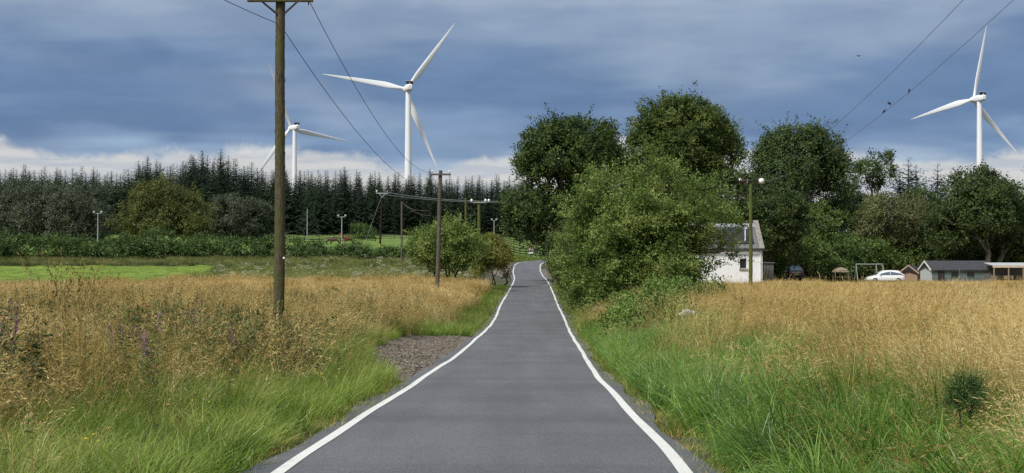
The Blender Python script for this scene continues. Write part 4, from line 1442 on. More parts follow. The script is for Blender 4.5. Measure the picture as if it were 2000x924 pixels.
SPR = [spruce_mesh(19, 3.7, 30, 'spruce', 0.02) for _ in range(4)] + [spruce_mesh(21, 3.5, 33, 'spruce', 0.02) for _ in range(2)]
SPG = [spruce_mesh(18, 4.0, 28, 'spruce_green', 0.02) for _ in range(3)]


def spruce(x, y, top_z, kind, label, group, name='spruce_tree', wide=1.0):
    z = hz(x, y) - 0.2
    tm, cm = kind
    H = max(v.co.z for v in tm.vertices) if False else kind_h[id(tm)]
    k = (top_z - z) / H
    root = empty(name, (x, y, z), label, 'tree', group, rng.uniform(0, 6.28))
    w = k * rng.uniform(1.05, 1.5) * wide
    root.scale = (w, w, k)
    link(bpy.data.objects.new('trunk', tm), root)
    link(bpy.data.objects.new('crown', cm), root)
    return root


kind_h = {}
for t_, c_ in SPR:
    co = np.empty(len(c_.vertices) * 3, np.float32)
    c_.vertices.foreach_get('co', co)
    kind_h[id(t_)] = float(co.reshape(-1, 3)[:, 2].max())
for t_, c_ in SPG:
    co = np.empty(len(c_.vertices) * 3, np.float32)
    c_.vertices.foreach_get('co', co)
    kind_h[id(t_)] = float(co.reshape(-1, 3)[:, 2].max())


def skyline(px):
    """photo row of the tree tops"""
    return float(np.interp(px, [0, 60, 130, 200, 250, 285, 320, 360, 430, 470, 520, 600, 700, 800, 900, 990, 1100], [332, 326, 330, 332, 330, 312, 322, 310, 302, 316, 330, 334, 336, 338, 344, 346, 350]))


n_ = 0
for row, (Y0, sp) in enumerate([(316, 3.0), (323, 2.8), (331, 3.0), (341, 3.2), (352, 3.4)]):
    for X in np.arange(-0.42 * Y0, 6 if row < 3 else 12, sp):
        x = X + rng.normal(0, 0.7)
        y = Y0 + rng.normal(0, 1.6)
        px = 1000 + x / y * F
        py = skyline(px) + rng.normal(3 - row * 1.0, 6)
        if row >= 2:
            py += 3
        if row == 0:
            py += abs(rng.normal(0, 14))
        topz = ZC - (py - HZ) / F * y
        green = px < 250 + rng.normal(0, 40)
        kd = (SPG if green else SPR)[rng.integers(3 if green else 6)]
        if green:
            lab = 'greener spruce in the plantation above the grey-green trees at far left'
            grp = 'greener spruces at the far left'
        else:
            z_ = sum(px > q for q in (420, 540, 690, 795, 860))
            lab = ['dark spruce in the plantation above the round olive tree', 'dark spruce in the plantation just left of the near pole', 'dark spruce between the near pole and the paddock horses',
                   'dark spruce between the horses and the big turbine tower', 'dark spruce between the big turbine tower and the second pole', 'dark spruce between the second pole and the beech at the bend'][z_]
            grp = lab.replace('dark spruce', 'spruces')
        spruce(x, y, topz, kd, lab, grp, wide=1.0 if row < 2 else 1.35)
        n_ += 1
for px, py, lab in [(431, 297, 'tallest pointed spruce standing above the plantation skyline'), (288, 304, 'twin-topped tall spruce left of the tallest one')]:
    x, y, z = P(px, py, 322)
    spruce(x, y, z, SPR[4], lab, None)
spruce(P(600, 330, 300)[0], 300, P(600, 362, 300)[2], SPG[0], 'paler spruce standing in front of the dark plantation right of the near pole', None)
# conifers on the right
PN = [spruce_mesh(12, 3.4, 17, 'pine', 0.15, 8, 0.1)]
for t_, c_ in PN:
    kind_h[id(t_)] = 12.2
for px, py, Y, lab in [(1775, 308, 205, 'blue-green pine right of the thin half-bare tree'), (1790, 322, 212, 'smaller blue-green pine just right of the taller one'),
                       (1832, 320, 214, 'pointed conifer behind the dark tree at far right'), (1758, 330, 210, 'low blue-green pine left of the taller one')]:
    x, y, z = P(px, py, Y)
    spruce(x, y, z, PN[0], lab, 'conifers behind the right shrubs', 'pine_tree')


# ------------------------------------------------------------------ wind turbines
def blade_mesh(L):
    st = []
    n = 22
    for i in range(n):
        t = i / (n - 1)
        r = 0.9 + (L - 0.9) * t
        if t < 0.22:
            u_ = sstep(np.array(t / 0.22))
            ch, th = 1.7 + (3.5 - 1.7) * u_, 1.7 + (0.75 - 1.7) * u_
        else:
            u_ = (t - 0.22) / 0.78
            ch, th = 3.5 * (1 - u_) ** 0.85 + 0.16, 0.75 * (1 - u_) ** 1.1 + 0.05
        tw = R(26) * (1 - t) ** 1.6
        a = np.linspace(0, 2 * np.pi, 14, endpoint=False)
        x = np.cos(a) * ch / 2 + ch * 0.16
        y = np.sin(a) * th / 2 * (1 - 0.35 * np.cos(a) * min(1, t * 4))
        c_, s_ = math.cos(tw), math.sin(tw)
        bend = 0.9 * t ** 2
        st.append(np.column_stack([x * c_ - y * s_, x * s_ + y * c_ - bend, np.full(14, r)]))
    mb = MB()
    mb.loft(st)
    return mb.mesh('blade', M['turbine'], True)


def turbine(label, px, py, Y, Rm, yaw, angles):
    """hub centre at the pixel; the rotor is on the far side, we see the back of the nacelle"""
    x, y, z = P(px, py, Y)
    gz = hz(x, y) - 0.5
    root = empty('wind_turbine', (x, y, gz), label, 'wind turbine', 'wind turbines', yaw)
    H = z - gz
    mb = MB()
    zz = np.linspace(0, H - 1.6, 14)
    mb.tube(np.column_stack([0 * zz, 0 * zz, zz]), np.linspace(2.25, 1.35, 14), 28)
    mb.build('tower', M['turbine'], root, True)
    mb = MB()
    rings = []
    for yy, w, h, c in [(-4.6, 0.9, 1.0, 0.1), (-4.3, 1.55, 1.6, 0.1), (-2.5, 1.9, 1.95, 0.1), (1.5, 1.95, 2.0, 0.0), (3.2, 1.75, 1.8, 0.0), (4.1, 1.4, 1.45, 0)]:
        a = np.linspace(0, 2 * np.pi, 20, endpoint=False)
        sq = lambda v: np.sign(v) * np.abs(v) ** 0.6
        rings.append(np.column_stack([w * sq(np.cos(a)), np.full(20, yy), c + h * sq(np.sin(a))]))
    mb.loft(rings)
    nac = mb.build('nacelle', M['turbine'], root, True, (0, 0, H))
    mb = MB()
    mb.box((0, -3.0, 2.65), (3.6, 1.5, 1.5))
    mb.build('cooler', M['turbine_dark'], nac)
    mb = MB()
    mb.box((0, -3.0, 3.45), (3.8, 1.7, 0.14))
    mb.box((0, -3.9, 2.3), (0.16, 0.1, 1.0))
    mb.build('cooler_frame', M['turbine'], nac)
    mb = MB()
    rings = []
    for yy, r in [(4.05, 1.5), (4.6, 1.75), (6.2, 1.75), (7.2, 1.3), (7.9, 0.5), (8.05, 0.05)]:
        a = np.linspace(0, 2 * np.pi, 20, endpoint=False)
        rings.append(np.column_stack([r * np.cos(a), np.full(20, yy), r * np.sin(a)]))
    mb.loft(rings)
    mb.build('hub', M['turbine'], root, True, (0, 0, H))
    bm_ = blade_mesh(Rm)
    for an in angles:
        bo = bpy.data.objects.new('blade', bm_)
        link(bo, root)
        bo.location = (0, 5.4, H)
        bo.rotation_euler = (0, R(90 - an), 0)
    return root


turbine('large white wind turbine left of centre above the spruces', 797, 172, 678, 45.5, R(17), (54, 172, -68))
turbine('smaller distant white wind turbine half behind the near wooden pole', 575, 249, 915, 50.0, R(40), (112, -8, -128))
turbine('white wind turbine at the right edge above the dark tree', 1914, 192, 750, 45.5, R(17), (79, 197, -46))


# ------------------------------------------------------------------ poles and wires
def wire(name, label, a, b, sag, r=0.009, mat='wire', n=40, cat='wire', group=None):
    a, b = np.array(a, float), np.array(b, float)
    t = np.linspace(0, 1, n)[:, None]
    p = a + (b - a) * t
    p[:, 2] -= (4 * sag * t * (1 - t))[:, 0]
    mb = MB()
    mb.tube(p - a, r, 6)
    o = mb.build(name, M[mat], None, True, a)
    tag(o, label, cat, group)
    return p


def insulator(parent, loc, mat='porcelain', s=1.0):
    mb = MB()
    rr = [(0, 0.02), (0.05, 0.02), (0.06, 0.05), (0.10, 0.055), (0.115, 0.035), (0.13, 0.06), (0.17, 0.06), (0.19, 0.035), (0.215, 0.03)]
    mb.tube([(0, 0, h * s) for h, _ in rr], [q * s for _, q in rr], 10)
    return mb.build('insulator', M[mat], parent, True, loc)


def pole(label, base, top, r0, r1, mat, name='utility_pole', seg=16, jit=0.02, group='wooden utility poles', n=60):
    base, top = np.array(base, float), np.array(top, float)
    base[2] = hz(base[0], base[1]) - 0.3
    root = empty(name, base, label, 'utility pole', group)
    t = np.linspace(0, 1, n)[:, None]
    p = (top - base) * t
    p[:, :2] += 0.02 * np.sin(t * 5.0)
    mb = MB()
    mb.tube(p, r0 + (r1 - r0) * t[:, 0], seg, jit)
    mb.build('shaft', M[mat], root, True)
    return root, top - base, base


# near pole with its cross-arm
pt = P(549, -12, 30)
root, tp, pb = pole('tall weathered wooden pole standing in the left weeds close to the road', (P(542, 610, 30)[0], 30, 0), pt, 0.128, 0.108, 'pole_near', seg=28, jit=0.035, n=140)
armz = ZC - (0.5 - HZ) / F * 30 - pb[2]
axm = tp[0] + 0.0
mb = MB()
mb.box((axm, -0.17, armz), (1.53, 0.11, 0.115))
arm = mb.build('crossarm', M['pole_near'], root)
for sx in (-1, 1):
    mb = MB()
    mb.bar((axm + sx * 0.42, -0.235, armz - 0.06), (axm + sx * 0.09, -0.14, armz - 0.33), 0.014, 0.045)
    mb.build('brace', M['iron'], root)
ins = []
for sx in (-0.66, -0.33, 0.33, 0.70):
    insulator(root, (axm + sx, -0.17, armz + 0.057))
    ins.append((pb[0] + axm + sx, 30 - 0.17, pb[2] + armz + 0.15))
mb = MB()
mb.tube([(axm + 0.66, -0.17, armz - 0.05), (axm + 0.66, -0.17, armz - 0.14)], [0.016, 0.012], 8)
mb.build('bolt', M['iron'], root)
mb = MB()
hz_ = ZC - (50 - HZ) / F * 30 - pb[2]
mb.bar((axm - 0.125, 0.02, hz_ - 0.15), (axm - 0.125, 0.02, hz_ + 0.15), 0.03, 0.03)
mb.build('wire_clamp', M['iron'], root)
mb = MB()
mb.ball((axm + 0.09, -0.13, ZC - (504 - HZ) / F * 30 - pb[2]), (0.028, 0.015, 0.028), 10, 6)
mb.build('marker_disc', M['porcelain'], root)

# second pole
root2, tp2, pb2 = pole('grey leaning wooden pole in the golden grass left of the road', (P(852, 565, 82)[0], 82, 0), P(861, 333, 82), 0.14, 0.115, 'pole_grey', seg=16, jit=0.03)
a2 = ZC - (341 - HZ) / F * 82 - pb2[2]
mb = MB()
mb.box((tp2[0], -0.17, a2), (1.3, 0.1, 0.11))
mb.build('crossarm', M['pole_grey'], root2)
for sx in (-0.55, 0.55):
    insulator(root2, (tp2[0] + sx, -0.17, a2 + 0.055))
A2 = np.array([pb2[0] + tp2[0], 82, pb2[2] + a2])
wire('overhead_wire', 'wire from the near pole crossarm end down to the second pole', (ins[3][0] - 0.03, ins[3][1], ins[3][2] - 0.18), A2 + np.array([-0.55, -0.17, 0.15]), 1.1)
wire('overhead_wire', 'lower sagging wire between the near pole shaft and the second pole', P(556, 62, 30.13), A2 + np.array([-0.13, 0.0, -0.75]), 1.25)
wire('overhead_wire', 'wire running off to the upper left from the near pole', P(541, 45, 30.0), (-7.3, -22, 7.4), 1.2)

# right pole
rp = P(1467, 352, 85)
rootr, tpr, pbr = pole('mossy green wooden pole in the dry field in front of the cottage', (P(1465, 560, 85)[0], 85, 0), rp, 0.135, 0.11, 'pole_green', seg=16, jit=0.03)
az_ = ZC - (354 - HZ) / F * 85 - pbr[2]
mb = MB()
mb.box((tpr[0], -0.15, az_), (1.15, 0.09, 0.09))
mb.build('crossarm', M['iron'], rootr)
for sx, mt in ((-0.62, 'brown_porcelain'), (0.66, 'porcelain')):
    mb = MB()
    mb.tube([(tpr[0] + sx, -0.32, az_), (tpr[0] + sx, -0.28, az_), (tpr[0] + sx, -0.2, az_), (tpr[0] + sx, -0.12, az_), (tpr[0] + sx, -0.04, az_)], [0.05, 0.19, 0.13, 0.20, 0.09], 14)
    mb.build('insulator', M[mt], rootr, True)
mb = MB()
mb.tube([(tpr[0] - 0.75, -0.2, az_), (tpr[0] - 0.78, -0.18, az_ + 0.13), (tpr[0] - 0.7, -0.16, az_ + 0.2)], [0.05, 0.07, 0.04], 10)
mb.build('insulator', M['porcelain'], rootr, True)
AR = np.array([pbr[0] + tpr[0], 85, pbr[2] + az_])
W1 = wire('overhead_wire', 'higher of the two wires rising to the upper right over the field', AR + np.array([-0.62, -0.2, 0]), (8.74, 22, 7.29), 0.95, 0.0065, 'grey_wire')
W2 = wire('overhead_wire', 'lower of the two wires rising to the upper right, birds on it', AR + np.array([0.66, -0.2, 0]), (9.74, 22, 7.29), 0.95, 0.0065, 'grey_wire')
rootb, tpb, pbb = pole('wooden pole just outside the right edge carrying the two field wires', (9.24, 22, 0), (9.24, 22, 7.5), 0.135, 0.11, 'pole_grey')
mb = MB()
mb.box((tpb[0], -0.12, 7.25 - pbb[2]), (1.3, 0.09, 0.09))
mb.build('crossarm', M['iron'], rootb)
wire('overhead_wire', 'upper wire from the mossy pole into the dark trees on its left', AR + np.array([-0.62, 0, 0]), P(1180, 385, 140), 2.0, 0.013)
wire('overhead_wire', 'lower wire from the mossy pole into the dark trees on its left', AR + np.array([0.6, 0, -0.1]), P(1190, 392, 140), 2.4, 0.013)

# dark pole in the paddock with crossarm, stay wire and yellow guard
rootd, tpd, pbd = pole('dark brown pole with stay wire standing in the paddock', (P(741, 485, 200)[0], 200, 0), P(746.5, 379, 200), 0.17, 0.14, 'pole_dark', seg=10, n=20)
ad = ZC - (377.5 - HZ) / F * 200 - pbd[2]
mb = MB()
mb.box((tpd[0] + 0.0, -0.2, ad), (1.9, 0.13, 0.16))
mb.build('crossarm', M['galv'], rootd)
for sx in (-1, 1):
    mb = MB()
    mb.bar((tpd[0] + sx * 0.5, -0.27, ad), (tpd[0], -0.25, ad - 0.7), 0.05, 0.08)
    mb.build('brace', M['galv'], rootd)
insulator(rootd, (tpd[0] - 0.85, -0.2, ad + 0.05), s=2.0)
mb = MB()
mb.box((tpd[0] * 0.12, -0.19, 1.55), (0.22, 0.04, 0.5))
mb.build('danger_plate', M['yellow'], rootd)
st0 = P(745, 384, 200)
st1 = np.array(P(703, 478, 196))
st1[2] = hz(st1[0], st1[1])
wire('stay_wire', 'slanting stay wire bracing the dark paddock pole', st0, st1, 0.0, 0.02, 'grey_wire', 8, 'stay wire')
mb = MB()
dv = (np.array(st0) - st1)
dv /= np.linalg.norm(dv)
mb.tube([st1 * 0, dv * 1.6], 0.055, 8)
tag(mb.build('stay_guard', M['yellow'], None, False, st1 + dv * 0.05), 'yellow guard at the foot of the slanting stay wire', 'stay guard')
for k_, (dy, lab) in enumerate([(0, 'upper pale wire running right from the dark paddock pole crossarm'), (6, 'lower pale wire running right from the dark paddock pole crossarm')]):
    a = (pbd[0] + tpd[0] + (0.9 if k_ == 0 else -0.9), 199.8, pbd[2] + ad + (0.1 if k_ == 0 else 0.0))
    wire('overhead_wire', lab, a, P(1120, 389 + dy * 0.4, 142), 0.7, 0.026 if k_ == 0 else 0.02, 'pale_wire')

# other poles near the bush
for px, pyt, pyb, Y, mt, r, lab in [(785, 394, 505, 178, 'pole_grey', 0.13, 'plain grey pole rising from the low hedge left of the bush'),
                                    (910, 387, 470, 168, 'pole_green', 0.13, 'plain greenish pole behind the rounded hawthorn bush'),
                                    (936, 392, 480, 160, 'pole_green', 0.20, 'stout greenish pole with white insulators behind the bush')]:
    rt, tpp, pbp = pole(lab, (P(px - 1, pyb, Y)[0], Y, 0), P(px, pyt, Y), r * 1.1, r, mt, seg=10, n=20)
    if px == 936:
        mb = MB()
        mb.box((tpp[0], -0.25, tpp[2] - 0.22), (2.0, 0.12, 0.14))
        mb.build('crossarm', M['galv'], rt)
        for sx in (0.75, 1.15, -0.9):
            mb = MB()
            mb.ball((tpp[0] + sx * 1.05, -0.3, tpp[2] + (0.0 if sx > 0 else 0.0)), (0.16, 0.16, 0.22), 10, 7)
            mb.build('insulator', M['porcelain'], rt, True)
        pe = np.array([pbp[0] + tpp[0] + 1.0, Y - 0.3, pbp[2] + tpp[2] - 0.3])
    elif px == 910:
        pj = np.array([pbp[0] + tpp[0], Y - 0.2, pbp[2] + tpp[2] - 2.0])
    else:
        ph = np.array([pbp[0] + tpp[0], Y - 0.2, pbp[2] + tpp[2] - 0.1])
wire('jumper_cable', 'drooping cable between the two greenish poles behind the bush', pj, pe, 0.8, 0.028, 'pole_grey', 24, 'cable')
for k_, (px, py) in enumerate([(838, 410), (842, 421)]):
    wire('service_cable', ['upper cable drooping right from the plain grey pole', 'lower cable drooping right from the plain grey pole'][k_], ph, P(px, py, 165), 0.5, 0.022, 'pole_grey', 24, 'cable')


def lamp_post(label, px, pyt, pyb, Y, arm_w=1.9):
    x, y, zt = P(px, pyt, Y)
    gz = hz(x, y) - 0.2
    rt = empty('floodlight_post', (x, y, gz), label, 'lamp post', 'white floodlight posts')
    H = zt - gz
    mb = MB()
    mb.tube([(0, 0, 0), (0, 0, H * 0.5), (0, 0, H)], [0.11, 0.09, 0.075], 10)
    mb.build('post', M['galv'], rt, True)
    if arm_w:
        mb = MB()
        mb.box((0, 0, H + 0.02), (arm_w, 0.1, 0.1))
        mb.build('arm', M['galv'], rt)
        for sx in (-1, 1):
            mb = MB()
            mb.box((sx * arm_w * 0.46, -0.1, H + 0.28), (0.34, 0.22, 0.3), 0, 0.85)
            mb.box((sx * arm_w * 0.46, 0, H + 0.1), (0.06, 0.06, 0.16))
            mb.build('floodlight', M['galv'], rt)
    return rt


lamp_post('white double floodlight post behind the field hedge', 191, 417, 470, 205, 1.3)
lamp_post('white double floodlight post in the paddock near the horses', 667.5, 424, 478, 215, 1.3)
lamp_post('thin grey post in front of the paler spruce', 600, 408, 462, 265, 0)
lamp_post('small distant double floodlight post above the yellowish bush', 965, 431, 462, 250, 1.0)


# ------------------------------------------------------------------ fences
def fence(label, pts2, h, rails, mat, step=2.4, group='post and rail fences', gate=None):
    pts2 = np.array(pts2, float)
    sg = np.concatenate([[0], np.cumsum(np.hypot(*np.diff(pts2, axis=0).T))])
    n = max(2, int(sg[-1] / step) + 1)
    t = np.linspace(0, sg[-1], n)
    X, Y = np.interp(t, sg, pts2[:, 0]), np.interp(t, sg, pts2[:, 1])
    Z = height(X, Y)
    rt = empty('post_and_rail_fence', (X[0], Y[0], Z[0]), label, 'fence', group)
    o = np.array([X[0], Y[0], Z[0]])
    mb = MB()
    mb.box((0, 0, h / 2 - 0.1), (0.13, 0.13, h + 0.3))
    pm = mb.mesh('post', M[mat])
    for x, y, z in zip(X, Y, Z):
        q = bpy.data.objects.new('post', pm)
        link(q, rt)
        q.location = np.array([x, y, z]) - o
    for i in range(n - 1):
        for rh in rails:
            mb = MB()
            a = np.array([X[i], Y[i] - 0.09, Z[i] + rh + rng.normal(0, 0.015)]) - o
            b_ = np.array([X[i + 1], Y[i + 1] - 0.09, Z[i + 1] + rh + rng.normal(0, 0.015)]) - o
            mb.bar(a, b_, 0.045, 0.13)
            mb.build('rail', M[mat], rt)
    return rt


fence('dark post and rail fence climbing beside the stony track at the bend', [(-2.6, 206), (-0.4, 208), (2.2, 213), (5.0, 220), (8.5, 230)], 1.35, (0.4, 0.8, 1.22), 'fence', 2.2)
fence('dark post and rail fence running across the grass behind the track', [(-8.0, 247), (0, 245), (6, 243), (10, 240)], 1.35, (0.45, 0.85, 1.22), 'fence', 3.0)
fence('weathered paddock fence running below the spruces', [(-48, 258), (-38, 262), (-25, 264), (-12, 262)], 1.3, (0.35, 0.75, 1.15), 'old_fence', 3.0)
fence('low dark fence in the paddock left of the horses', [(-41, 236), (-33, 240), (-26, 244)], 1.1, (0.5, 0.95), 'fence', 2.6)
fence('short dark fence between the low hedge and the bush', [(-14.2, 186), (-11.5, 185)], 1.3, (0.4, 0.8, 1.2), 'fence', 1.4)

# warning sign and post at the bend
M['sign_white'] = mat_plain('sign_white', (0.72, 0.72, 0.70), 0.4, 0, 0.03)
M['sign_red'] = mat_plain('sign_red', (0.45, 0.03, 0.03), 0.4)
M['sign_black'] = mat_plain('sign_black', (0.02, 0.02, 0.02), 0.5)
x, y, z = P(1037, 505, 203)
gz = hz(x, y)
sg_ = empty('warning_sign', (x, y, gz), 'triangular warning sign with a plate below at the road bend', 'road sign')
mb = MB()
mb.tube([(0, 0, -0.2), (0, 0, 1.0), (0, 0, 2.2)], 0.04, 8)
mb.build('post', M['galv'], sg_, True)


def tri(mb, s, yf, zc, th=0.02):
    h = s * 0.866
    mb.poly_prism([(-s / 2, -h / 3), (s / 2, -h / 3), (0, 2 * h / 3)], (1, 0, 0), (0, 0, 1), (0, th, 0), (0, yf, zc))


mb = MB()
tri(mb, 1.0, -0.07, 1.75)
mb.build('triangle_plate', M['sign_red'], sg_)
mb = MB()
tri(mb, 0.76, -0.078, 1.74, 0.006)
mb.build('white_field', M['sign_white'], sg_)
mb = MB()
mb.box((0, -0.084, 1.66), (0.2, 0.008, 0.14))
mb.box((-0.07, -0.084, 1.6), (0.04, 0.008, 0.12))
mb.box((0.07, -0.084, 1.6), (0.04, 0.008, 0.12))
mb.box((0.1, -0.084, 1.76), (0.07, 0.008, 0.12))
mb.build('symbol', M['sign_black'], sg_)
mb = MB()
mb.box((0, -0.06, 1.1), (0.75, 0.02, 0.32))
mb.build('lower_plate', M['sign_white'], sg_)
x, y, z = P(1048, 467, 200)
gz = hz(x, y)
mb = MB()
mb.tube([(0, 0, -0.2), (0.02, 0, 1.4), (0, 0, z - gz)], [0.07, 0.065, 0.055], 8, 0.03)
tag(mb.build('marker_post', M['pole_grey'], None, True, (x, y, gz)), 'slim grey wooden post standing right of the warning sign', 'post')

# ------------------------------------------------------------------ the cottage
m, nt, b = newmat('whitewash')
f = nnoise(nt, 1.6, 6, 0.6)
f2 = nnoise(nt, 14.0, 4, 0.6)
c_ = nramp(nt, f, [(0.25, (0.76, 0.765, 0.765)), (0.55, (0.83, 0.835, 0.84)), (0.8, (0.86, 0.865, 0.87))])
nt.links.new(c_, b.inputs['Base Color'])
b.inputs['Roughness'].default_value = 0.85
nbump(nt, b, f2, 0.12, 0.02)
M['whitewash'] = m
m, nt, b = newmat('slate')
br = nt.nodes.new('ShaderNodeTexBrick')
t_ = nt.nodes.new('ShaderNodeTexCoord')
mp = nt.nodes.new('ShaderNodeMapping')
mp.inputs['Rotation'].default_value = (R(90), 0, 0)
nt.links.new(t_.outputs['Object'], mp.inputs[0])
nt.links.new(mp.outputs[0], br.inputs['Vector'])
br.inputs['Scale'].default_value = 4.0
br.inputs['Color1'].default_value = (0.12, 0.125, 0.135, 1)
br.inputs['Color2'].default_value = (0.20, 0.205, 0.215, 1)
br.inputs['Mortar'].default_value = (0.05, 0.05, 0.055, 1)
br.inputs['Mortar Size'].default_value = 0.02
nt.links.new(br.outputs['Color'], b.inputs['Base Color'])
b.inputs['Roughness'].default_value = 0.6
nbump(nt, b, br.outputs['Fac'], 0.5, -0.02)
M['slate'] = m
M['zinc'] = mat_plain('ridge_zinc', (0.36, 0.39, 0.42), 0.5, 0.2)
M['panel'] = mat_plain('dark_roof_panel', (0.018, 0.018, 0.026), 0.6, 0, 0.3, 3)
M['coping'] = mat_plain('lichened_coping', (0.24, 0.225, 0.20), 0.9, 0, 0.4, 5)
M['glass'] = mat_plain('window_glass', (0.015, 0.018, 0.02), 0.12)
M['sill'] = mat_plain('stone_sill', (0.36, 0.32, 0.27), 0.9)
M['gutter'] = mat_plain('gutter', (0.05, 0.052, 0.058), 0.5)
YH = 115.0
k = YH / F
xl, xr = P(1338, 0, YH)[0], P(1489, 0, YH)[0]
zb = hz((xl + xr) / 2, YH) - 0.4
ze = P(0, 486, YH)[2]
zr_ = P(0, 439, YH)[2]
dep = 5.4
house = empty('cottage', ((xl + xr) / 2, YH, zb), 'white cottage with slate roof partly hidden by the big hawthorn', 'house')
cxh = (xl + xr) / 2
Wd = xr - xl
e_ = ze - zb
r_ = zr_ - zb
wx0, wx1 = P(1445, 0, YH)[0] - cxh, P(1458, 0, YH)[0] - cxh
wz0, wz1 = P(0, 524, YH)[2] - zb, P(0, 505, YH)[2] - zb
mb = MB()
# front wall as four boxes round the window opening, then side and back walls and gables
th = 0.45
mb.box(((-Wd / 2 + wx0) / 2, th / 2, e_ / 2), (wx0 + Wd / 2, th, e_))
mb.box(((wx1 + Wd / 2) / 2, th / 2, e_ / 2), (Wd / 2 - wx1, th, e_))
mb.box(((wx0 + wx1) / 2, th / 2, wz0 / 2), (wx1 - wx0, th, wz0))
mb.box(((wx0 + wx1) / 2, th / 2, (wz1 + e_) / 2), (wx1 - wx0, th, e_ - wz1))
for sx in (-1, 1):
    mb.poly_prism([(th + 0.002, 0), (dep, 0), (dep, e_), (dep / 2, r_ - 0.03), (th + 0.002, e_ + (r_ - e_) * th / (dep / 2) - 0.03)], (0, 1, 0), (0, 0, 1), (-sx * 0.4, 0, 0), (sx * Wd / 2, 0, 0))
mb.box((0, dep - th / 2, e_ / 2), (Wd - 0.82, th, e_))
mb.build('wall', M['whitewash'], house)
mb = MB()
mb.bar((0, -0.22, e_ - 0.02), (0, dep / 2, r_ + 0.12), Wd - 0.5, 0.14)
mb.bar((0, dep + 0.22, e_ - 0.02), (0, dep / 2, r_ + 0.12), Wd - 0.5, 0.14)
roof = mb.build('roof', M['slate'], house)
sl = np.array([0, dep / 2 + 0.22, r_ + 0.14 - e_])
sl /= np.linalg.norm(sl)
nrm = np.array([0, -sl[2], sl[1]])


def on_roof(px, py):
    """point on the front roof slope seen at the pixel"""
    Xp = P(px, 0, YH)[0] - cxh
    zz = P(0, py, YH)[2] - zb
    f_ = (zz - (e_ - 0.02)) / (r_ + 0.14 - e_)
    return np.array([Xp, -0.22 + f_ * (dep / 2 + 0.22), e_ - 0.02 + f_ * (r_ + 0.14 - e_)]) + nrm * 0.1


a, b_ = on_roof(1400, 478), on_roof(1400, 448)
x0_, x1_ = P(1385, 0, YH)[0] - cxh, P(1474, 0, YH)[0] - cxh
a[0] = b_[0] = (x0_ + x1_) / 2
mb = MB()
mb.bar(a, b_, x1_ - x0_, 0.12)
pn = mb.build('roof_panel', M['panel'], roof)
mb = MB()
t0, t1 = on_roof(1400, 445.5), on_roof(1400, 438)
t0[0] = t1[0] = 0.0
mb.bar(t0, t1, Wd - 0.56, 0.1)
mb.build('ridge_flashing', M['zinc'], roof)
mb = MB()
for sx in (-1, 1):
    mb.bar((sx * (Wd / 2 - 0.1), -0.28, e_ - 0.05), (sx * (Wd / 2 - 0.1), dep / 2 + 0.05, r_ + 0.36), 0.46, 0.28)
    mb.bar((sx * (Wd / 2 - 0.1), dep + 0.28, e_ - 0.05), (sx * (Wd / 2 - 0.1), dep / 2 - 0.05, r_ + 0.36), 0.46, 0.28)
mb.build('gable_coping', M['coping'], roof)
fl = on_roof(1457, 474)
mb = MB()
mb.tube([fl + nrm * 0.12, fl + nrm * 0.14 + np.array([0, 0, 0.4]), fl + nrm * 0.14 + np.array([0, 0, 1.05])], 0.055, 10)
flue = mb.build('flue', M['porcelain'], house, True)
mb = MB()
mb.box(fl + nrm * 0.14 + np.array([0, 0, 1.12]), (0.28, 0.16, 0.12))
mb.box(fl + nrm * 0.14 + np.array([0, 0, 1.2]), (0.12, 0.12, 0.12))
mb.build('flue_cap', M['porcelain'], flue)
mb = MB()
mb.bar((-Wd / 2 + 0.1, -0.3, e_ - 0.12), (Wd / 2 - 0.05, -0.3, e_ - 0.12), 0.12, 0.12)
mb.build('gutter', M['gutter'], roof)
mb = MB()
mb.box(((wx0 + wx1) / 2, 0.24, (wz0 + wz1) / 2), (wx1 - wx0, 0.02, wz1 - wz0))
win = mb.build('window', M['glass'], house)
mb = MB()
for sx in (wx0 + 0.03, wx1 - 0.03):
    mb.box((sx, 0.2, (wz0 + wz1) / 2), (0.06, 0.06, wz1 - wz0))
for zz in (wz0 + 0.03, wz1 - 0.03):
    mb.box(((wx0 + wx1) / 2, 0.205, zz), (wx1 - wx0 - 0.12, 0.05, 0.06))
mb.build('frame', M['gutter'], win)
mb = MB()
mb.box(((wx0 + wx1) / 2, -0.05, wz0 - 0.07), (wx1 - wx0 + 0.16, 0.16, 0.13))
mb.build('sill', M['sill'], win)
mb = MB()
mb.tube([(Wd / 2 - 0.2, -0.1, 0), (Wd / 2 - 0.2, -0.1, e_ - 0.2)], 0.04, 8)
mb.build('downpipe', M['whitewash'], house)

# bin store by the gable
M['grey_board'] = mat_plain('grey_boards', (0.13, 0.13, 0.12), 0.9, 0, 0.25, 8)
x, y, _ = P(1501, 530, 122)
gz = hz(x, y)
bs = empty('bin_store', (x, y, gz), 'small grey wooden store against the cottage gable', 'bin store')
hb = P(0, 514, 122)[2] - gz
for i in range(5):
    mb = MB()
    mb.box((-0.34 + i * 0.17, -0.3, hb / 2), (0.15, 0.03, hb))
    mb.build('plank', M['grey_board'], bs)
mb = MB()
mb.box((0, 0.05, hb / 2 - 0.02), (0.8, 0.6, hb - 0.06))
mb.build('body', M['grey_board'], bs)
mb = MB()
mb.box((0, 0, hb + 0.04), (1.0, 0.9, 0.07))
mb.build('lid', M['slate'], bs)


# ------------------------------------------------------------------ cars
def carmat(name, col, rough=0.25):
    m, nt, b = newmat(name)
    f = nnoise(nt, 2.0, 3)
    nt.links.new(nramp(nt, f, [(0.3, tuple(c * 0.94 for c in col)), (0.7, col)]), b.inputs['Base Color'])
    b.inputs['Roughness'].default_value = rough
    b.inputs['Coat Weight'].default_value = 0.6
    b.inputs['Coat Roughness'].default_value = 0.08
    return m


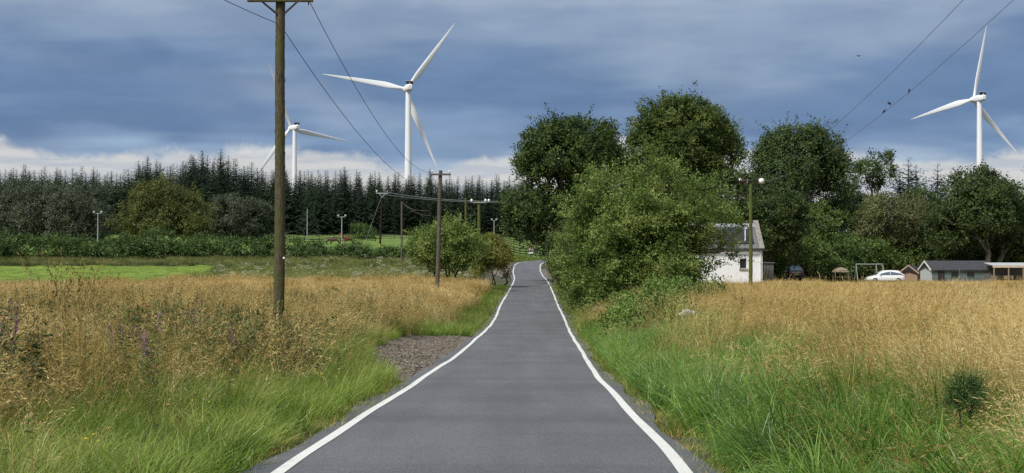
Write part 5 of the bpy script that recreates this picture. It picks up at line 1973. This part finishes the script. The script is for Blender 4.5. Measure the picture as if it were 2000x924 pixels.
M['car_white'] = carmat('car_white', (0.78, 0.79, 0.80))
M['car_navy'] = carmat('car_navy', (0.03, 0.036, 0.06))
M['car_glass'] = mat_plain('car_glass', (0.16, 0.20, 0.25), 0.12, 0.55, 0.1, 2)
M['rubber'] = mat_plain('rubber', (0.018, 0.018, 0.018), 0.85)
M['alloy'] = mat_plain('alloy', (0.45, 0.46, 0.47), 0.35, 0.7)
M['tail_red'] = mat_plain('tail_lamp', (0.35, 0.015, 0.012), 0.2)
M['lamp_clear'] = mat_plain('head_lamp', (0.62, 0.64, 0.66), 0.1)
M['chrome'] = mat_plain('chrome', (0.6, 0.62, 0.64), 0.2, 0.9)
M['plate'] = mat_plain('yellow_plate', (0.62, 0.5, 0.08), 0.4)


def car(label, loc, rz, paint, prof, green, width, wheels, group, suv=False):
    """local x runs to the front; prof: (x, z_top, z_bottom) of the lower body; green: glasshouse outline (x, z)"""
    rt = empty('parked_car', loc, label, 'car', group, rz)
    w = width / 2
    rings = []
    for x, zt, zb_, f in prof:
        ww = w * f
        rings.append([(x, -ww * 0.93, zb_), (x, ww * 0.93, zb_), (x, ww, zb_ + 0.16), (x, ww * 1.0, (zt + zb_) / 2 + 0.1), (x, ww * 0.93, zt - 0.05), (x, ww * 0.80, zt), (x, -ww * 0.80, zt), (x, -ww * 0.93, zt - 0.05),
                      (x, -ww * 1.0, (zt + zb_) / 2 + 0.1), (x, -ww, zb_ + 0.16)])
    mb = MB()
    mb.loft(rings)
    # roof and pillars
    x0, xa, xb_, x1, zbelt, zroof = green
    top = []
    n = 12
    xs = np.concatenate([np.linspace(x0, xa, 4), np.linspace(xa, xb_, 6)[1:], np.linspace(xb_, x1, 4)[1:]])
    zs = np.interp(xs, [x0, xa, (xa + xb_) / 2, xb_, x1], [zbelt, zroof - 0.05, zroof, zroof - 0.05, zbelt])
    rr = []
    for x, z in zip(xs, zs):
        f = (z - zbelt) / (zroof - zbelt)
        wi = w * (0.90 - 0.20 * f)
        rr.append([(x, -w * 0.90, zbelt - 0.08), (x, w * 0.90, zbelt - 0.08), (x, wi, z - 0.03 * f), (x, wi * 0.85, z + 0.02 * f), (x, -wi * 0.85, z + 0.02 * f), (x, -wi, z - 0.03 * f)])
    mb.loft(rr)
    mb.build('body', M[paint], rt, True)
    # side glass, proud of the body sides
    for sgn in (-1, 1):
        for (ga, gb) in ((x0 + 0.32, (x0 + x1) / 2 - 0.05), ((x0 + x1) / 2 + 0.04, x1 - 0.42)):
            q = []
            for x in (ga, gb):
                zt = float(np.interp(x, [x0, xa, xb_, x1], [zbelt, zroof - 0.05, zroof - 0.05, zbelt])) - 0.09
                q.append((x, zt))
            def yy(z):
                return sgn * (w * (0.90 - 0.20 * (z - zbelt) / (zroof - zbelt)) + 0.012)
            zb2 = zbelt + 0.0
            v = [(q[0][0], yy(zb2), zb2), (q[1][0], yy(zb2), zb2), (q[1][0], yy(q[1][1]), q[1][1]), (q[0][0], yy(q[0][1]), q[0][1])]
            v2 = [(a_, b2 - sgn * 0.02, c2) for a_, b2, c2 in v]
            mb = MB()
            mb.loft([v, v2])
            mb.build('side_window', M['car_glass'], rt)
    # front and rear screens
    for nm, (xa_, za_), (xb2, zb2) in (('rear_window', (x0 + 0.04, zbelt + 0.03), (xa - 0.03, zroof - 0.10)), ('windscreen', (x1 - 0.04, zbelt + 0.03), (xb_ + 0.03, zroof - 0.10))):
        sg = -1 if nm == 'rear_window' else 1
        v = [(xa_ + sg * 0.03, -w * 0.80, za_), (xa_ + sg * 0.03, w * 0.80, za_), (xb2 + sg * 0.03, w * 0.63, zb2), (xb2 + sg * 0.03, -w * 0.63, zb2)]
        v2 = [(a_ - sg * 0.03, b2, c2) for a_, b2, c2 in v]
        mb = MB()
        mb.loft([v, v2])
        mb.build(nm, M['car_glass'], rt)
    for x in wheels[:2]:
        for sgn in (-1, 1):
            mb = MB()
            rw = wheels[2]
            mb.tube([(x, sgn * (w - 0.2), rw), (x, sgn * (w - 0.18), rw), (x, sgn * (w + 0.0), rw), (x, sgn * (w + 0.015), rw)], [rw * 0.9, rw, rw, rw * 0.88], 20)
            wh = mb.build('wheel', M['rubber'], rt, True)
            mb = MB()
            mb.tube([(x, sgn * (w + 0.0), rw), (x, sgn * (w + 0.03), rw)], [rw * 0.62, rw * 0.5], 14)
            mb.build('rim', M['alloy'], wh)
    xr_, xf_ = prof[0][0], prof[-1][0]
    zl = prof[1][1] - 0.22
    for sgn in (-1, 1):
        mb = MB()
        mb.box((xr_ + 0.06, sgn * w * 0.74, zl), (0.16, 0.34, 0.2), 0)
        mb.build('tail_light', M['tail_red'], rt)
        mb = MB()
        mb.box((xf_ - 0.14, sgn * w * 0.66, prof[-1][1] - 0.08), (0.26, 0.36, 0.14), -sgn * 0.35)
        mb.build('headlight', M['lamp_clear'], rt)
        mb = MB()
        mb.ball((x1 - 0.45, sgn * (w + 0.08), zbelt + 0.08), (0.07, 0.1, 0.08), 8, 6)
        mb.build('wing_mirror', M[paint], rt, True)
    mb = MB()
    mb.box((xr_ - 0.015, 0, zl - 0.22), (0.03, 0.52, 0.12))
    mb.build('number_plate', M['plate'], rt)
    mb = MB()
    mb.box((xr_ - 0.01, 0, zl - 0.02), (0.03, w * 1.1, 0.035))
    mb.build('chrome_strip', M['chrome'], rt)
    return rt


x, y, z = P(1729, 545, 147)
HB = [(-2.08, 0.72, 0.42, 0.82), (-2.02, 0.92, 0.30, 0.93), (-1.5, 0.95, 0.24, 1.0), (0.0, 0.93, 0.24, 1.0), (1.0, 0.92, 0.24, 1.0), (1.75, 0.80, 0.26, 0.94), (2.08, 0.66, 0.32, 0.82), (2.14, 0.52, 0.36, 0.7)]
cz_ = P(0, 527.5, 147)[2] - 1.5
car('white hatchback parked side-on beyond the dry field', (x, y, cz_), math.pi - R(4), 'car_white', HB, (-2.0, -1.35, 0.35, 1.22, 0.94, 1.48), 1.78, (-1.3, 1.32, 0.31), 'cars parked in the cottage yard')
x, y, z = P(1543, 535, 148)
cz2 = P(0, 517, 148)[2] - 1.68
SV = [(-2.25, 0.80, 0.48, 0.86), (-2.18, 1.06, 0.34, 0.96), (-1.5, 1.08, 0.28, 1.0), (0.2, 1.05, 0.28, 1.0), (1.1, 1.04, 0.28, 1.0), (1.9, 0.95, 0.32, 0.95), (2.22, 0.80, 0.38, 0.84), (2.28, 0.6, 0.42, 0.72)]
car('dark navy estate car seen from behind right of the cottage', (x, y, cz2), math.pi / 2 + R(6), 'car_navy', SV, (-2.15, -1.75, 0.4, 1.3, 1.06, 1.66), 1.88, (-1.38, 1.42, 0.35), 'cars parked in the cottage yard')

# ------------------------------------------------------------------ swing frame, feeder, brick hut, shed, lean-to
M['swing'] = mat_plain('swing_steel', (0.30, 0.31, 0.32), 0.5, 0.4)
Ysw = 150
xa_, xb_ = P(1672, 0, Ysw)[0], P(1724, 0, Ysw)[0]
xm = P(1711, 0, Ysw)[0]
gz = hz((xa_ + xb_) / 2, Ysw)
zt = P(0, 516, Ysw)[2] - gz
sw = empty('swing_frame', ((xa_ + xb_) / 2, Ysw, gz), 'grey metal swing frame behind the white car', 'swing')
c0 = (xa_ + xb_) / 2
mb = MB()
mb.tube([(xa_ - c0, 0, zt), (0, 0, zt - 0.02), (xb_ - c0, 0, zt)], 0.07, 8)
mb.build('top_bar', M['swing'], sw, True)
for xq in (xa_ - c0, xm - c0, xb_ - c0):
    for sy in (-0.8, 0.8):
        mb = MB()
        mb.tube([(xq, 0, zt), (xq, sy, -0.1)], 0.045, 8)
        mb.build('leg', M['swing'], sw, True)
for xq in (-0.9, 0.15):
    mb = MB()
    for d_ in (-0.2, 0.2):
        mb.tube([(xq + d_, 0, zt), (xq + d_, 0, 0.5)], 0.012, 5)
    st_ = mb.build('chain', M['iron'], sw)
    mb = MB()
    mb.box((xq, 0, 0.48), (0.46, 0.18, 0.04))
    mb.build('seat', M['iron'], sw)

M['thatch'] = mat_plain('thatch', (0.28, 0.22, 0.15), 0.95, 0, 0.3, 6)
M['timber'] = mat_plain('raw_timber', (0.26, 0.20, 0.13), 0.9, 0, 0.3, 6)
x, y, z = P(1642, 522, 146)
gz = hz(x, y)
H = z - gz
fd = empty('feeder_table', (x, y, gz), 'rustic garden table with a small thatched roof left of the swing', 'garden table')
mb = MB()
rings = []
for r, h in [(1.05, 0.0), (0.95, 0.15), (0.62, 0.38), (0.3, 0.5), (0.05, 0.55)]:
    a = np.linspace(0, 2 * np.pi, 14, endpoint=False)
    rings.append(np.column_stack([r * np.cos(a), 0.8 * r * np.sin(a), np.full(14, H - 0.55 + h)]))
mb.loft(rings)
mb.build('thatched_roof', M['thatch'], fd, True)
for sx in (-0.75, 0.75):
    for sy in (-0.5, 0.5):
        mb = MB()
        mb.box((sx, sy, (H - 0.5) / 2), (0.09, 0.09, H - 0.48))
        mb.build('post', M['timber'], fd)
mb = MB()
mb.box((0.15, 0, 0.75), (1.7, 1.0, 0.06))
mb.build('table_top', M['timber'], fd)
x, y, z = P(1649, 529, 142)
gz = hz(x, y)
H = z - gz
rk = empty('garden_rail', (x, y, gz), 'low pale wooden rail in front of the rustic table', 'rail')
mb = MB()
mb.bar((-0.55, 0, H), (0.55, 0, H), 0.07, 0.08)
mb.build('rail', M['old_fence'], rk)
for sx in (-0.5, 0.5):
    mb = MB()
    mb.box((sx, 0, H / 2 - 0.06), (0.07, 0.07, H))
    mb.build('post', M['old_fence'], rk)

m, nt, b = newmat('brick')
br = nt.nodes.new('ShaderNodeTexBrick')
t_ = nt.nodes.new('ShaderNodeTexCoord')
mp = nt.nodes.new('ShaderNodeMapping')
mp.inputs['Rotation'].default_value = (R(90), 0, 0)
nt.links.new(t_.outputs['Object'], mp.inputs[0])
nt.links.new(mp.outputs[0], br.inputs['Vector'])
br.inputs['Scale'].default_value = 4.5
br.inputs['Color1'].default_value = (0.27, 0.15, 0.10, 1)
br.inputs['Color2'].default_value = (0.34, 0.21, 0.15, 1)
br.inputs['Mortar'].default_value = (0.33, 0.29, 0.25, 1)
nt.links.new(br.outputs['Color'], b.inputs['Base Color'])
b.inputs['Roughness'].default_value = 0.9
M['brick'] = m
M['barge'] = mat_plain('bargeboard', (0.36, 0.26, 0.20), 0.8)
M['felt'] = mat_plain('roof_felt', (0.045, 0.047, 0.055), 0.85, 0, 0.25, 3)


def gable_hut(name, label, cat, px, py_ridge, Y, w, d, h_e, h_r, rz, wallm, roofm, bargem, over=0.15):
    x, y, z = P(px, py_ridge, Y)
    gz = z - h_r
    rt = empty(name, (x, y, gz), label, cat, None, rz)
    mb = MB()
    mb.poly_prism([(-w / 2, -0.4), (w / 2, -0.4), (w / 2, h_e), (0, h_r - 0.08), (-w / 2, h_e)], (1, 0, 0), (0, 0, 1), (0, d, 0), (0, 0, 0))
    mb.build('wall', M[wallm], rt)
    mb = MB()
    sl = (h_r - h_e) / (w / 2)
    for sx in (-1, 1):
        mb.bar((sx * (w / 2 + over) * 0.5, -over, h_r - sl * (w / 2 + over) * 0.5 + 0.03), (sx * (w / 2 + over) * 0.5, d + over, h_r - sl * (w / 2 + over) * 0.5 + 0.03), 0.02, 0.02)
    rl = [(0, h_r + 0.04), (w / 2 + over, h_r - sl * (w / 2 + over) + 0.04), (w / 2 + over, h_r - sl * (w / 2 + over) - 0.05), (0, h_r - 0.055), (-(w / 2 + over), h_r - sl * (w / 2 + over) - 0.05), (-(w / 2 + over), h_r - sl * (w / 2 + over) + 0.04)]
    mb = MB()
    mb.poly_prism(rl, (1, 0, 0), (0, 0, 1), (0, d + 2 * over, 0), (0, -over, 0))
    rf = mb.build('roof', M[roofm], rt)
    mb = MB()
    for sx in (-1, 1):
        mb.bar((0, -over - 0.03, h_r - 0.02), (sx * (w / 2 + over), -over - 0.03, h_r - sl * (w / 2 + over) - 0.02), 0.04, 0.16)
    mb.build('bargeboard', M[bargem], rt)
    return rt


gable_hut('brick_hut', 'small brick hut with a dark pitched roof behind the white car', 'hut', 1775, 518, 149.5, 1.9, 2.6, 1.75, 2.5, R(-28), 'brick', 'felt', 'barge', 0.25)
# long green shed
m, nt, b = newmat('green_cladding')
wv = nt.nodes.new('ShaderNodeTexWave')
t_ = nt.nodes.new('ShaderNodeTexCoord')
nt.links.new(t_.outputs['Object'], wv.inputs['Vector'])
wv.bands_direction = 'Z'
wv.inputs['Scale'].default_value = 2.2
f = nnoise(nt, 2.5, 5)
c1 = nramp(nt, f, [(0.3, (0.085, 0.125, 0.12)), (0.7, (0.135, 0.175, 0.165))])
nt.links.new(c1, b.inputs['Base Color'])
b.inputs['Roughness'].default_value = 0.8
nbump(nt, b, wv.outputs['Fac'], 0.6, 0.03)
M['green_clad'] = m
M['pale_clad'] = mat_plain('pale_gable', (0.42, 0.46, 0.46), 0.8)
Ysd = 141
xL, xR = P(1820, 0, Ysd)[0], P(1938, 0, Ysd)[0]
zr2 = P(0, 511, Ysd)[2]
ze2 = P(0, 525.5, Ysd)[2]
gz = hz((xL + xR) / 2, Ysd) - 0.2
shd = empty('garden_shed', (xL, Ysd, gz), 'long blue-green shed with a dark felt roof', 'shed', None, R(5))
Ls = xR - xL
dS = 3.0
hE, hR = ze2 - gz, zr2 - gz
mb = MB()
mb.poly_prism([(0, 0), (dS, 0), (dS, hE), (dS / 2, hR - 0.05), (0, hE)], (0, 1, 0), (0, 0, 1), (Ls, 0, 0), (0, 0, 0))
mb.build('wall', M['green_clad'], shd)
mb = MB()
mb.poly_prism([(-0.03, 0), (dS + 0.03, 0), (dS + 0.03, hE), (dS / 2, hR - 0.03), (-0.03, hE)], (0, 1, 0), (0, 0, 1), (0.06, 0, 0), (-0.065, 0, 0))
mb.build('gable_end', M['pale_clad'], shd)
mb = MB()
sl2 = (hR - hE) / (dS / 2)
mb.poly_prism([(-0.25, hE - 0.25 * sl2 - 0.02), (dS / 2, hR), (dS + 0.25, hE - 0.25 * sl2 - 0.02), (dS + 0.25, hE - 0.25 * sl2 + 0.07), (dS / 2, hR + 0.09), (-0.25, hE - 0.25 * sl2 + 0.07)], (0, 1, 0), (0, 0, 1), (Ls + 0.35, 0, 0), (-0.2, 0, 0))
mb.build('roof', M['felt'], shd)
mb = MB()
for y0_, y1_ in ((-0.27, dS / 2), (dS + 0.27, dS / 2)):
    mb.bar((-0.24, y0_, hE - 0.27 * sl2), (-0.24, y1_, hR + 0.02), 0.05, 0.17)
mb.build('bargeboard', M['sign_white'], shd)
mb = MB()
mb.box((1.05, -0.02, 1.15), (0.75, 0.03, 1.7))
dr_ = mb.build('door', M['panel'], shd)
for xw in (2.6, 4.4):
    mb = MB()
    mb.box((xw, -0.02, 1.35), (0.8, 0.03, 0.5))
    w_ = mb.build('window', M['glass'], shd)
    mb = MB()
    mb.box((xw, -0.03, 1.63), (0.92, 0.03, 0.06))
    mb.box((xw, -0.03, 1.07), (0.92, 0.03, 0.06))
    mb.build('frame', M['green_clad'], w_)
# open lean-to at the right edge
M['cream_board'] = mat_plain('cream_board', (0.52, 0.44, 0.34), 0.8, 0, 0.2, 4)
x0q, x1q = P(1939, 0, 139)[0], P(2030, 0, 139)[0]
gz = hz(x0q, 139) - 0.1
zt = P(0, 519, 139)[2] - gz
lt = empty('lean_to', (x0q, 139, gz), 'open lean-to with a pale flat roof edge at the right of the shed', 'lean-to')
Lq = x1q - x0q
mb = MB()
mb.box((Lq / 2, 0, zt - 0.08), (Lq, 0.08, 0.26))
mb.build('fascia', M['cream_board'], lt)
mb = MB()
mb.bar((Lq / 2, 0.05, zt + 0.02), (Lq / 2, 2.6, zt + 0.28), Lq, 0.06)
mb.build('roof', M['pale_clad'], lt)
for i in range(4):
    mb = MB()
    mb.box((0.15 + i * (Lq - 0.3) / 3, 0.06, (zt - 0.2) / 2), (0.11, 0.11, zt - 0.22))
    mb.build('post', M['timber'], lt)
mb = MB()
mb.box((Lq / 2, 2.55, zt / 2), (Lq, 0.06, zt - 0.1))
mb.build('back_wall', M['grey_board'], lt)
mb = MB()
for i in range(9):
    mb.box((0.8 + (i % 3) * 1.3 + rng.normal(0, 0.1), 1.4 + rng.normal(0, 0.2), 0.25 + (i // 3) * 0.4), (1.0, 0.8, 0.36), rng.normal(0, 0.1))
tag(mb.build('log_pile', M['timber'], None, False, (x0q, 139, gz)), 'stacked brown timber under the open lean-to', 'timber stack')

# ------------------------------------------------------------------ horses in the paddock
M['bay'] = mat_plain('bay_coat', (0.14, 0.045, 0.022), 0.6, 0, 0.25, 3)
M['dark_bay'] = mat_plain('dark_bay_coat', (0.06, 0.026, 0.016), 0.6, 0, 0.25, 3)
M['mane'] = mat_plain('mane', (0.012, 0.009, 0.008), 0.8)


def horse(label, px, py, Y, rz, mat, graze):
    x, y, _ = P(px, py, Y)
    root = empty('horse', (x, y, hz(x, y)), label, 'horse', 'horses in the paddock', rz)
    head = [(1.25, 0, 0.95), (1.5, 0, 0.5), (1.62, 0, 0.18)] if graze else [(1.15, 0, 1.75), (1.38, 0, 2.0), (1.72, 0, 1.82)]
    V = [(-0.75, 0, 1.22), (-0.4, 0, 1.22), (0.1, 0, 1.15), (0.55, 0, 1.2), (0.85, 0, 1.38)] + head
    RR = [0.27, 0.33, 0.31, 0.32, 0.24, 0.17, 0.15, 0.085]
    Ed = [(i, i + 1) for i in range(7)]

    def leg(root_i, pts_, rads):
        prev = root_i
        for p, r in zip(pts_, rads):
            V.append(p)
            RR.append(r)
            Ed.append((prev, len(V) - 1))
            prev = len(V) - 1
    for s_ in (-1, 1):
        o_ = 0.12 * s_
        leg(3, [(0.6, 0.17 * s_, 0.85), (0.62 + o_ * 0.5, 0.17 * s_, 0.47), (0.62 + o_, 0.17 * s_, 0.1), (0.68 + o_, 0.17 * s_, 0.04)], [0.13, 0.07, 0.05, 0.065])
        leg(0, [(-0.68, 0.17 * s_, 0.92), (-0.9 - o_ * 0.5, 0.17 * s_, 0.55), (-0.8 - o_, 0.17 * s_, 0.1), (-0.74 - o_, 0.17 * s_, 0.04)], [0.19, 0.08, 0.05, 0.065])
    me = bpy.data.meshes.new('body')
    me.from_pydata(V, Ed, [])
    me.materials.append(M[mat])
    o = bpy.data.objects.new('body', me)
    link(o, root)
    sk = o.modifiers.new('skin', 'SKIN')
    sk.use_smooth_shade = True
    for i, d in enumerate(me.skin_vertices[0].data):
        d.radius = (RR[i], RR[i])
        d.use_root = (i == 2)
    o.modifiers.new('sub', 'SUBSURF').levels = 1
    mb = MB()
    mb.tube([(-0.98, 0, 1.35), (-1.12, 0, 1.15), (-1.15, 0, 0.8), (-1.12, 0, 0.5)], [0.06, 0.09, 0.1, 0.03], 8)
    mb.build('tail', M['mane'], root, True)
    mb = MB()
    nk = np.array([(0.8, 0, 1.58), (head[0][0] - 0.02, 0, head[0][2] + 0.2), (head[1][0], 0, head[1][2] + 0.18)])
    mb.tube(nk, [0.06, 0.08, 0.05], 6)
    mb.build('mane', M['mane'], root, True)
    mb = MB()
    for s_ in (-1, 1):
        h1 = np.array(head[1])
        mb.tube([h1 + (0, 0.07 * s_, 0.12), h1 + (0.02, 0.09 * s_, 0.3)], [0.05, 0.01], 6)
    mb.build('ears', M[mat], root)
    return root


horse('chestnut horse standing right of the white paddock floodlight post', 680, 470, 232, R(205), 'bay', False)
horse('dark brown horse grazing left of the white paddock floodlight post', 653, 472, 230, R(185), 'dark_bay', True)

# ------------------------------------------------------------------ gorse seedling, flower heads, birds
gx_, gy_ = P(1886, 800, 11.6)[0], 11.6
gzz = hz(gx_, gy_) + 0.30
gs = empty('gorse_seedling', (gx_, gy_, gzz), 'small dark green gorse bush in the right foreground grass', 'shrub')
E = [(0, 0, 0.30, 0.085, 0.085, 0.13), (0.06, 0, 0.22, 0.07, 0.07, 0.09), (-0.06, 0.02, 0.21, 0.07, 0.07, 0.085)]
V, Q = make_crown(E, 620, 0.034, 0.11, n_leaf=11, lobes=10, aspect=0.18, low=-0.6, shoots=14)
link(bpy.data.objects.new('foliage', npmesh('foliage', V, Q, M['gorse'])), gs)
mb = MB()
for _ in range(6):
    limb(mb, (0, 0, -0.25), (rng.normal(0, 0.1), rng.normal(0, 0.1), 0.45), 0.012, 0.004, 0.1, 5, 5)
mb.build('stems', M['bark'], gs)['kind'] = 'stuff'


def flower_plant(label, px, py, Y, n, mat, rad):
    x, y, z = P(px, py, Y)
    gz = hz(x, y)
    rt = empty('flowering_plant', (x, y, gz), label, 'flowers')
    mb = MB()
    hp = []
    for i in range(n):
        a = np.array([(i - (n - 1) / 2) * rad * 1.7, rng.normal(0, 0.05), z - gz + rng.normal(0, 0.03)])
        hp.append(a)
        limb(mb, (rng.normal(0, 0.04), 0, 0), a, 0.012, 0.006, 0.08, 5, 6)
    mb.build('stems', M['weed_stem'], rt)
    for a in hp:
        m_ = 90
        d = unit(m_)
        d[:, 2] = np.abs(d[:, 2]) * 0.7
        V, Q = leaf_quads(a + d * rad * 0.75, d + rng.normal(0, 0.4, d.shape), np.full(m_, rad * 0.55), 0.8, 0.5)
        link(bpy.data.objects.new('flower_head', npmesh('flower_head', V, Q, M[mat])), rt)
    return rt


flower_plant('cluster of three white flower heads in the bramble mound', 1342, 612, 35.5, 3, 'white_fl', 0.085)
flower_plant('pale yellow-green flower head at the foot of the big hawthorn', 1185, 606, 58, 3, 'umbel', 0.22)


def bird(label, loc, rz, pitch, wing):
    rt = empty('bird', loc, label, 'bird', 'small dark birds', rz)
    rt.scale = (0.62, 0.62, 0.62)
    rt.rotation_euler = (0, pitch, rz)
    mb = MB()
    mb.tube([(-0.10, 0, 0), (-0.06, 0, 0.002), (0.0, 0, 0.006), (0.055, 0, 0.01), (0.085, 0, 0.018), (0.112, 0, 0.018), (0.135, 0, 0.012)], [0.012, 0.028, 0.042, 0.038, 0.026, 0.024, 0.003], 8)
    mb.build('body', M['mane'], rt, True)
    mb = MB()
    mb.bar((-0.09, 0.0, 0), (-0.2, 0.02, -0.004), 0.03, 0.008)
    mb.build('tail', M['mane'], rt)
    for s_ in (-1, 1):
        mb = MB()
        if wing:
            p = [(0.05, 0.02 * s_, 0.02), (0.06, 0.13 * s_, 0.06), (-0.05, 0.24 * s_, 0.05), (-0.04, 0.10 * s_, 0.045), (-0.04, 0.02 * s_, 0.02)]
        else:
            p = [(0.05, 0.035 * s_, 0.03), (0.0, 0.048 * s_, 0.015), (-0.13, 0.02 * s_, -0.005), (-0.06, 0.03 * s_, 0.028), (0.0, 0.03 * s_, 0.045)]
        mb.loft([p, [(a_, b2, c2 + 0.006) for a_, b2, c2 in p]])
        mb.build('wing', M['mane'], rt)
    return rt


def on_wire(W, px):
    q = 1000 + W[:, 0] / W[:, 1] * F
    return np.array([np.interp(px, q, W[:, k]) for k in range(3)])


bird('small dark bird perched alone on the lower right wire', on_wire(W2, 1777) + (0, 0, 0.03), R(60), R(-50), False)
bird('lower bird of the pair perched on the right wire', on_wire(W2, 1728) + (0, 0, 0.03), R(20), R(-48), False)
bird('upper bird of the pair, wings out by the right wire', on_wire(W2, 1738) + (0, 0, 0.14), R(150), R(-35), True)
bird('single dark bird flying above the right wires', P(1678, 109, 48), R(100), R(-10), True)
